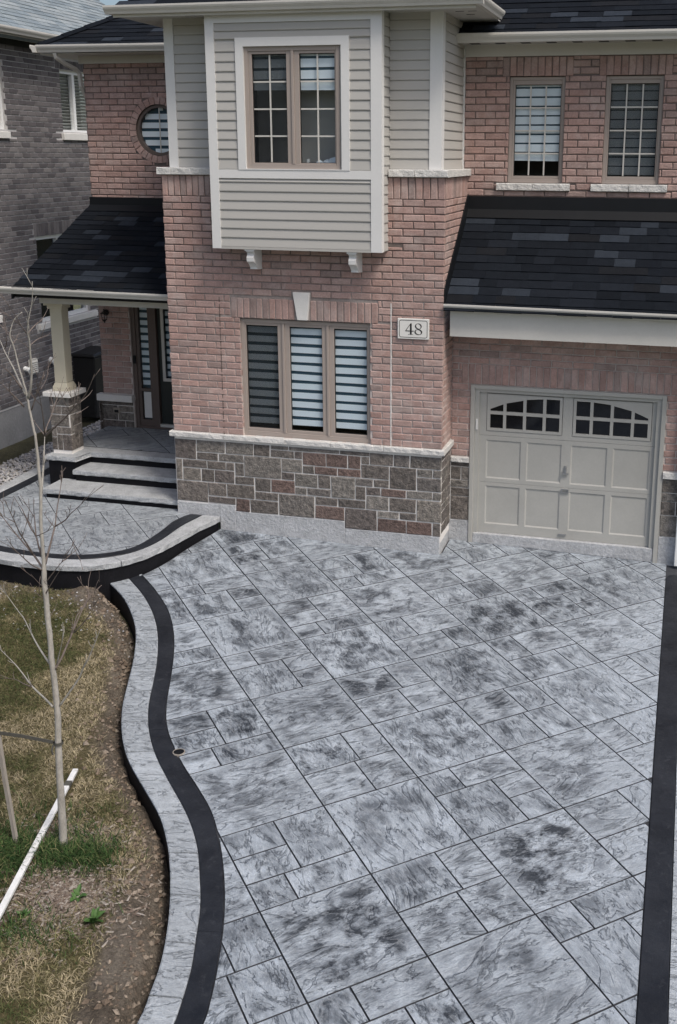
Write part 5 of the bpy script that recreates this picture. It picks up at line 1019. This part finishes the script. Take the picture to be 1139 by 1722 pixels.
# ---- side yard strip: gravel and dark turf
sy = MB(); gxs = np.linspace(-4.6, -3.1, 16); gys = np.linspace(-2.3, 9., 80)
sy.v = [(float(a), float(b_), float(.33+min(0., b_+.3)*.16+(a+3.12)*.02+(fbm(np.array(a), np.array(b_), 3., 5)-.5)*.05)) for b_ in gys for a in gxs]; sy.f = [(r*16+c, r*16+c+1, r*16+c+17, r*16+c+16) for r in range(79) for c in range(15)]
tag(sy.obj('side_yard', 'darkturf', smooth=True), kind='structure')
def scatter(name, m, pts, size, squash=.7, seed=1):
    r = np.random.default_rng(seed); N_ = len(pts); base = np.array([(1,0,0),(-1,0,0),(0,1,0),(0,-1,0),(0,0,1),(0,0,-1)], float); F_ = np.array([(0,2,4),(2,1,4),(1,3,4),(3,0,4),(2,0,5),(1,2,5),(3,1,5),(0,3,5)])
    S = np.array(size)[:, None, None]*(.65+.7*r.random((N_, 6, 1)))*base; a = r.random(N_)*6.28; ca, sa = np.cos(a)[:, None], np.sin(a)[:, None]
    X = S[..., 0]*ca-S[..., 1]*sa; Y = S[..., 0]*sa+S[..., 1]*ca; Z = S[..., 2]*squash+.25*X*r.normal(size=(N_, 1)); P = np.stack([X, Y, Z], -1)+np.array(pts)[:, None, :]
    me = bpy.data.meshes.new(name); V = P.reshape(-1, 3); F = (F_[None]+6*np.arange(N_)[:, None, None]).reshape(-1, 3); me.from_pydata(V.tolist(), [], F.tolist()); me.materials.append(MT[m]); me.update()
    return tag(place(name, me), kind='stuff')
N_ = 5200; gxp = rng.uniform(-3.88, -3.16, N_); gyp = rng.uniform(-.3, 7., N_); scatter('gravel', 'gravel', np.stack([gxp, gyp, .345+(gxp+3.12)*.02+rng.random(N_)*.02], -1), .014+.014*rng.random(N_), seed=2)
# ================================================================== LAWN COVER
def pal(t, stops):
    t = np.clip(t, 0, 1); P = np.array([s_[0] for s_ in stops]); Cc = np.array([s_[1] for s_ in stops]); return np.stack([np.interp(t, P, Cc[:, k]) for k in range(3)], -1)
def blades(name, x, y, z, h, wd, lean, col, seed=3):
    r = np.random.default_rng(seed); n = len(x); a = r.random(n)*6.283; l = lean*h*(.4+r.random(n)); b_ = r.random(n)*6.283
    dx, dy = np.cos(a)*wd/2, np.sin(a)*wd/2; bx, by = np.cos(b_)*l, np.sin(b_)*l
    V = np.stack([np.stack([x-dx, y-dy, z], -1), np.stack([x+dx, y+dy, z], -1), np.stack([x+bx*.45+dx*.7, y+by*.45+dy*.7, z+h*.62], -1), np.stack([x+bx*.45-dx*.7, y+by*.45-dy*.7, z+h*.62], -1), np.stack([x+bx, y+by, z+h*(1-.25*lean)], -1)], 1)
    i = 5*np.arange(n)[:, None]; me = bpy.data.meshes.new(name); me.vertices.add(5*n); me.vertices.foreach_set('co', V.reshape(-1))
    lv = np.concatenate([i+0, i+1, i+2, i+3, i+3, i+2, i+4], 1).reshape(-1); me.loops.add(7*n); me.loops.foreach_set('vertex_index', lv.astype(np.int32))
    ls = np.stack([7*np.arange(n), 7*np.arange(n)+4], 1).reshape(-1); lt = np.tile([4, 3], n); me.polygons.add(2*n); me.polygons.foreach_set('loop_start', ls.astype(np.int32)); me.polygons.foreach_set('loop_total', lt.astype(np.int32))
    me.update(calc_edges=True); at = me.color_attributes.new('tint', 'FLOAT_COLOR', 'POINT'); cc = np.concatenate([np.repeat(col, 5, 0), np.ones((5*n, 1))], 1); at.data.foreach_set('color', cc.reshape(-1).astype(np.float32)); me.materials.append(MT['grass'])
    return tag(place(name, me), kind='stuff')
TB = np.array((2.07, -6.28))
N_ = 330000; x = rng.uniform(-4.2, 3.5, N_); y = rng.uniform(-9.3, -2.02, N_)
keep = (x > -3.2+(-2.-y)*.75-.9); x, y = x[keep], y[keep]
sd_ = sdist(x, y); nz_ = fbm(x, y, 1.1, 40); nz2 = fbm(x, y, 4.5, 50)
mul = np.exp(-(((x-2.35)/.42)**2+((y+6.75)/.42)**2)*1.1)
edge_w = edgew(x, y)
dens = np.clip((sd_-edge_w)/.16, 0, 1)*np.clip(1.35-1.5*mul, 0, 1)*np.clip(.45+1.5*nz2, .3, 1)*np.clip(1.0-.9*np.clip((y+2.75)/.6, 0, 1)*(.4+nz_), 0, 1)
dry = np.clip(.26+(nz_-.45)*1.7+(nz2-.5)*2.2+.5*np.clip((.85-sd_)/.5, 0, 1), 0, 1)
bd = np.abs((x-1.655)*(-1.82)-(y+5.40)*.445)/1.874 > .05
k = (rng.random(len(x)) < dens) & bd; x, y, sd_, dry = x[k], y[k], sd_[k], dry[k]; n = len(x)
col = pal(dry+rng.normal(0, .22, n), [(0, (.055, .068, .024)), (.35, (.125, .12, .055)), (.65, (.235, .20, .115)), (1, (.36, .305, .20))])*(.75+.5*rng.random((n, 1)))
blades('lawn_grass', x, y, zlawn(x, y, sd_)-.004, .022+.026*rng.random(n), .0065, 1.6, col)
# loose straw on the bare soil
N_ = 9000; x = rng.uniform(-.5, 3.5, N_); y = rng.uniform(-8.8, -2.2, N_); sd_ = sdist(x, y); k = (sd_ > .03) & (sd_ < .95) & (rng.random(N_) < .25+.75*fbm(x, y, 2.5, 77)**2); x, y, sd_ = x[k], y[k], sd_[k]; n = len(x)
blades('straw_litter', x, y, zlawn(x, y, sd_)+.002, .010+.008*rng.random(n), .005, 3.2, pal(rng.random(n), [(0, (.16, .12, .08)), (.5, (.30, .25, .17)), (1, (.42, .37, .27))]), 13)
# lush green tufts round the tree and the stake
gx_, gy_ = [], []
for (cx, cy, sx_, sy__, m) in ((2.16, -6.40, .17, .09, 1500), (1.72, -6.46, .16, .13, 1500), (1.55, -6.62, .2, .16, 1300), (2.36, -6.30, .13, .10, 500), (1.88, -6.52, .12, .08, 500), (1.95, -6.12, .25, .15, 450), (2.28, -7.18, .2, .12, 420), (1.6, -6.9, .2, .2, 700)):
    gx_.append(rng.normal(cx, sx_, m)); gy_.append(rng.normal(cy, sy__, m))
x, y = np.concatenate(gx_), np.concatenate(gy_); bd = np.abs((x-1.655)*(-1.82)-(y+5.40)*.445)/1.874 > .045; x, y = x[bd], y[bd]; sd_ = sdist(x, y); n = len(x)
col = pal(rng.random(n)**1.3, [(0, (.022, .050, .016)), (.5, (.045, .092, .026)), (.85, (.10, .13, .05)), (1, (.24, .21, .11))])
blades('green_tufts', x, y, zlawn(x, y, sd_)-.01, .05+.09*rng.random(n), .0075, .8, col, 7)
# mulch chips and clods
N_ = 2600; x = np.concatenate([rng.normal(2.38, .26, N_), rng.normal(2.1, .22, 700)]); y = np.concatenate([rng.normal(-6.78, .24, N_), rng.normal(-6.12, .10, 700)]); sd_ = sdist(x, y); k = sd_ > .06; x, y, sd_ = x[k], y[k], sd_[k]; n = len(x)
ch_ = MB(); a = rng.random(n)*3.14; L_ = .012+.03*rng.random(n)**2; zz = zlawn(x, y, sd_)
for i in range(n):
    ca, sa = math.cos(a[i])*L_[i], math.sin(a[i])*L_[i]; w_ = .004; t_ = rng.normal(0, .006); X, Y, Z = float(x[i]), float(y[i]), float(zz[i])+.004
    ch_.add([(X-ca+sa*.2, Y-sa-ca*.2, Z-t_), (X+ca+sa*.2, Y+sa-ca*.2, Z+t_), (X+ca-sa*.2, Y+sa+ca*.2, Z+t_+.003), (X-ca-sa*.2, Y-sa+ca*.2, Z-t_+.003), (X, Y, Z+.009)], [(0, 1, 4), (1, 2, 4), (2, 3, 4), (3, 0, 4)])
tag(ch_.obj('wood_mulch', 'mulch'), kind='stuff')
N_ = 8000; ti = np.clip(rng.normal(rng.integers(0, 26, N_)*10, 3.5), 0, NS-2).astype(int); off = .03+np.abs(rng.normal(0, .20, N_)); pts = []
for i, o_ in zip(ti, off):
    d = (RO[i+1]-RO[i]).normalized(); nn = Vector((d.y, -d.x, 0)); nn = nn if nn.x < 0 else -nn; p = RO[i]+nn*float(o_); pts.append((p.x, p.y))
pts = np.array(pts); k = pts[:, 1] > -9.2; pts = pts[k]; sd_ = sdist(pts[:, 0], pts[:, 1]); sz = .003+.030*rng.random(len(pts))**9
scatter('soil_clods', 'clod', np.stack([pts[:, 0], pts[:, 1], zlawn(pts[:, 0], pts[:, 1], sd_)+sz*.25], -1), sz, .75, 5)
N_ = 900; x = rng.uniform(-2.5, 1.2, N_); y = rng.uniform(-3.2, -2.15, N_); sd_ = sdist(x, y); k = sd_ > .05; x, y, sd_ = x[k], y[k], sd_[k]; sz = .004+.016*rng.random(len(x))**4; scatter('lawn_pebbles', 'gravel', np.stack([x, y, zlawn(x, y, sd_)+sz*.3], -1), sz, .7, 8)
# ================================================================== TREE
tree = thing('young_tree', 'young leafless tree with a thin pale trunk and bare grey branches', 'tree', (2.07, -6.28, -.23))
TP = cr(TRUNK, 3); nT = len(TP); zt = [p.z for p in TP]
def trad(z): return float(np.interp(z, [-.24, -.1, .5, .8, 1.1, 1.6, 2.1, 2.3, 3.0, 3.5, 4.1], [.038, .033, .027, .025, .0235, .021, .020, .014, .011, .008, .003]))
TP = [Vector((2.066, -6.28, -.30))]+TP
MB().tube([p+Vector((random.uniform(-.0015, .0015), random.uniform(-.0015, .0015), 0)) for p in TP], [trad(p.z)*random.uniform(.95, 1.05) for p in TP], 10).obj('trunk', 'bark', tree, smooth=True)
for k, (r_, P) in enumerate(BRANCHES):
    P = cr(P, 3); n = len(P); mb = MB(); rad = [max(.0013, 1.05*r_*(1-.82*(i/(n-1))**.8)) for i in range(n)]
    mb.tube(P, rad, 6); rr = random.Random(k)
    Lb = sum((b_-a).length for a, b_ in zip(P, P[1:]))
    for q in range(int(Lb*6)):                                     # side twigs and buds
        i = rr.randrange(n//3, n-1); d = (P[min(i+1, n-1)]-P[i-1]).normalized(); s_ = Vector((rr.uniform(-1, 1), rr.uniform(-1, 1), rr.uniform(-.2, 1))).normalized(); e = (d*.8+s_*.8+Vector((0, 0, .35))).normalized(); l = rr.uniform(.05, .22)*(1.1-.5*i/n)
        mid_ = P[i]+e*l*.55+Vector((rr.uniform(-.01, .01), rr.uniform(-.01, .01), .006)); mb.tube([P[i], mid_, P[i]+e*l+Vector((0, 0, .02*l/.2))], [.0028, .0021, .0014], 4)
        if l > .12: e2 = (e+Vector((rr.uniform(-.7, .7), rr.uniform(-.7, .7), .4))).normalized(); mb.tube([mid_, mid_+e2*l*.45], [.0022, .0015], 4)
    mb.obj('branch', 'bark' if k in (0, 5, 14, 41, 42, 43, 46) else 'twig', tree, smooth=True)
stake = thing('wooden_stake', 'weathered wooden tree stake leaning in the green tufts', 'stake', (1.70, -6.37, -.2))
e0_ = [Vector((1.712, -6.371, -.34)), Vector((1.709, -6.372, -.17)), Vector((1.689, -6.377, .118)), Vector((1.667, -6.382, .413)), Vector((1.652, -6.386, .704)), Vector((1.63, -6.39, 1.05))]
MB().tube(e0_, .021, 4).obj('post', 'oldwood', stake)
ts = thing('tie_strap', 'dark webbing strap looped from the stake round the tree trunk', 'strap', (2.08, -6.28, .74))
sp1 = [Vector(p) for p in ((1.64, -6.388, .825), (1.828, -6.341, .796), (1.975, -6.304, .764), (2.06, -6.283, .746))]; lp = MB()
for a, b_ in zip(sp1, sp1[1:]): lp.add([a+Vector((0, -.004, -.014)), b_+Vector((0, -.004, -.014)), b_+Vector((0, -.004, .014)), a+Vector((0, -.004, .014)), a+Vector((0, .002, -.014)), b_+Vector((0, .002, -.014)), b_+Vector((0, .002, .014)), a+Vector((0, .002, .014))], [(0, 1, 2, 3), (7, 6, 5, 4), (0, 4, 5, 1), (3, 2, 6, 7), (0, 3, 7, 4), (1, 5, 6, 2)])
lp.obj('webbing', 'strap', ts)
lo_ = MB(); disc(lo_, (2.097, -6.273), .032, .032, .728, .752, 16); disc(lo_, (2.097, -6.273), .036, .036, .752, .728, 16); lo_.obj('loop', 'strap', ts); MB().tube([(2.07, -6.30, .735), (2.062, -6.315, .69), (2.066, -6.31, .655)], .008, 5).obj('loose_end', 'strap', ts)
board = thing('fallen_board', 'thin white board lying aslant on the grass behind the tree trunk', 'board', (1.88, -6.3, -.2))
pa, pb = Vector((1.655, -5.40, -.105)), Vector((2.10, -7.22, -.170)); d = (pb-pa).normalized(); sdv = Vector((-d.y, d.x, 0)); upv = d.cross(sdv); upv = upv if upv.z > 0 else -upv
def plank(mb, t0, t1, w_, h_, lift=0):
    a, b_ = pa.lerp(pb, t0)+upv*lift, pa.lerp(pb, t1)+upv*lift
    mb.add([a-sdv*w_, a+sdv*w_, b_+sdv*w_, b_-sdv*w_, a-sdv*w_+upv*h_, a+sdv*w_+upv*h_, b_+sdv*w_+upv*h_, b_-sdv*w_+upv*h_], [(0, 1, 2, 3), (7, 6, 5, 4), (0, 4, 5, 1), (1, 5, 6, 2), (2, 6, 7, 3), (3, 7, 4, 0)]); return mb
plank(MB(), 0, 1, .024, .028).obj('plank', 'whitewood', board, bevel=.003); plank(MB(), .098, .135, .0265, .034, -.003).obj('tape_wrap', 'strap', board)
# weeds
lm = MB(); lm.add([(0,0,0),(.012,.02,.010),(.020,.05,.016),(.012,.085,.012),(0,.105,.004),(-.012,.085,.012),(-.020,.05,.016),(-.012,.02,.010),(0,.05,.008)], [(0,1,8),(1,2,8),(2,3,8),(3,4,8),(4,5,8),(5,6,8),(6,7,8),(7,0,8)]); leaf = lm.mesh('leaf', MT['leaf'])
for (x, y, n, s_, lab) in ((2.487, -6.77, 13, .85, 'leafy green weed among the wood mulch chips'), (2.74, -6.96, 17, 1.0, 'broad bright green weed near the kerb on bare soil'), (2.21, -7.05, 9, .75, 'low green weed beside the end of the fallen board')):
    z = float(zlawn(np.array(x), np.array(y), sdist(np.array(x), np.array(y)))); wd_ = thing('weed', lab, 'weed', (x, y, z))
    for i in range(n):
        o = bpy.data.objects.new('leaf', leaf); COL.objects.link(o); o.parent = wd_; o.location = (random.uniform(-.02, .02), random.uniform(-.02, .02), .005); q = s_*random.uniform(.6, 1.15); o.scale = (q*1.1, q, q); o.rotation_euler = (random.uniform(.15, 1.0), random.uniform(-.3, .3), 2*math.pi*i/n+random.uniform(-.3, .3))
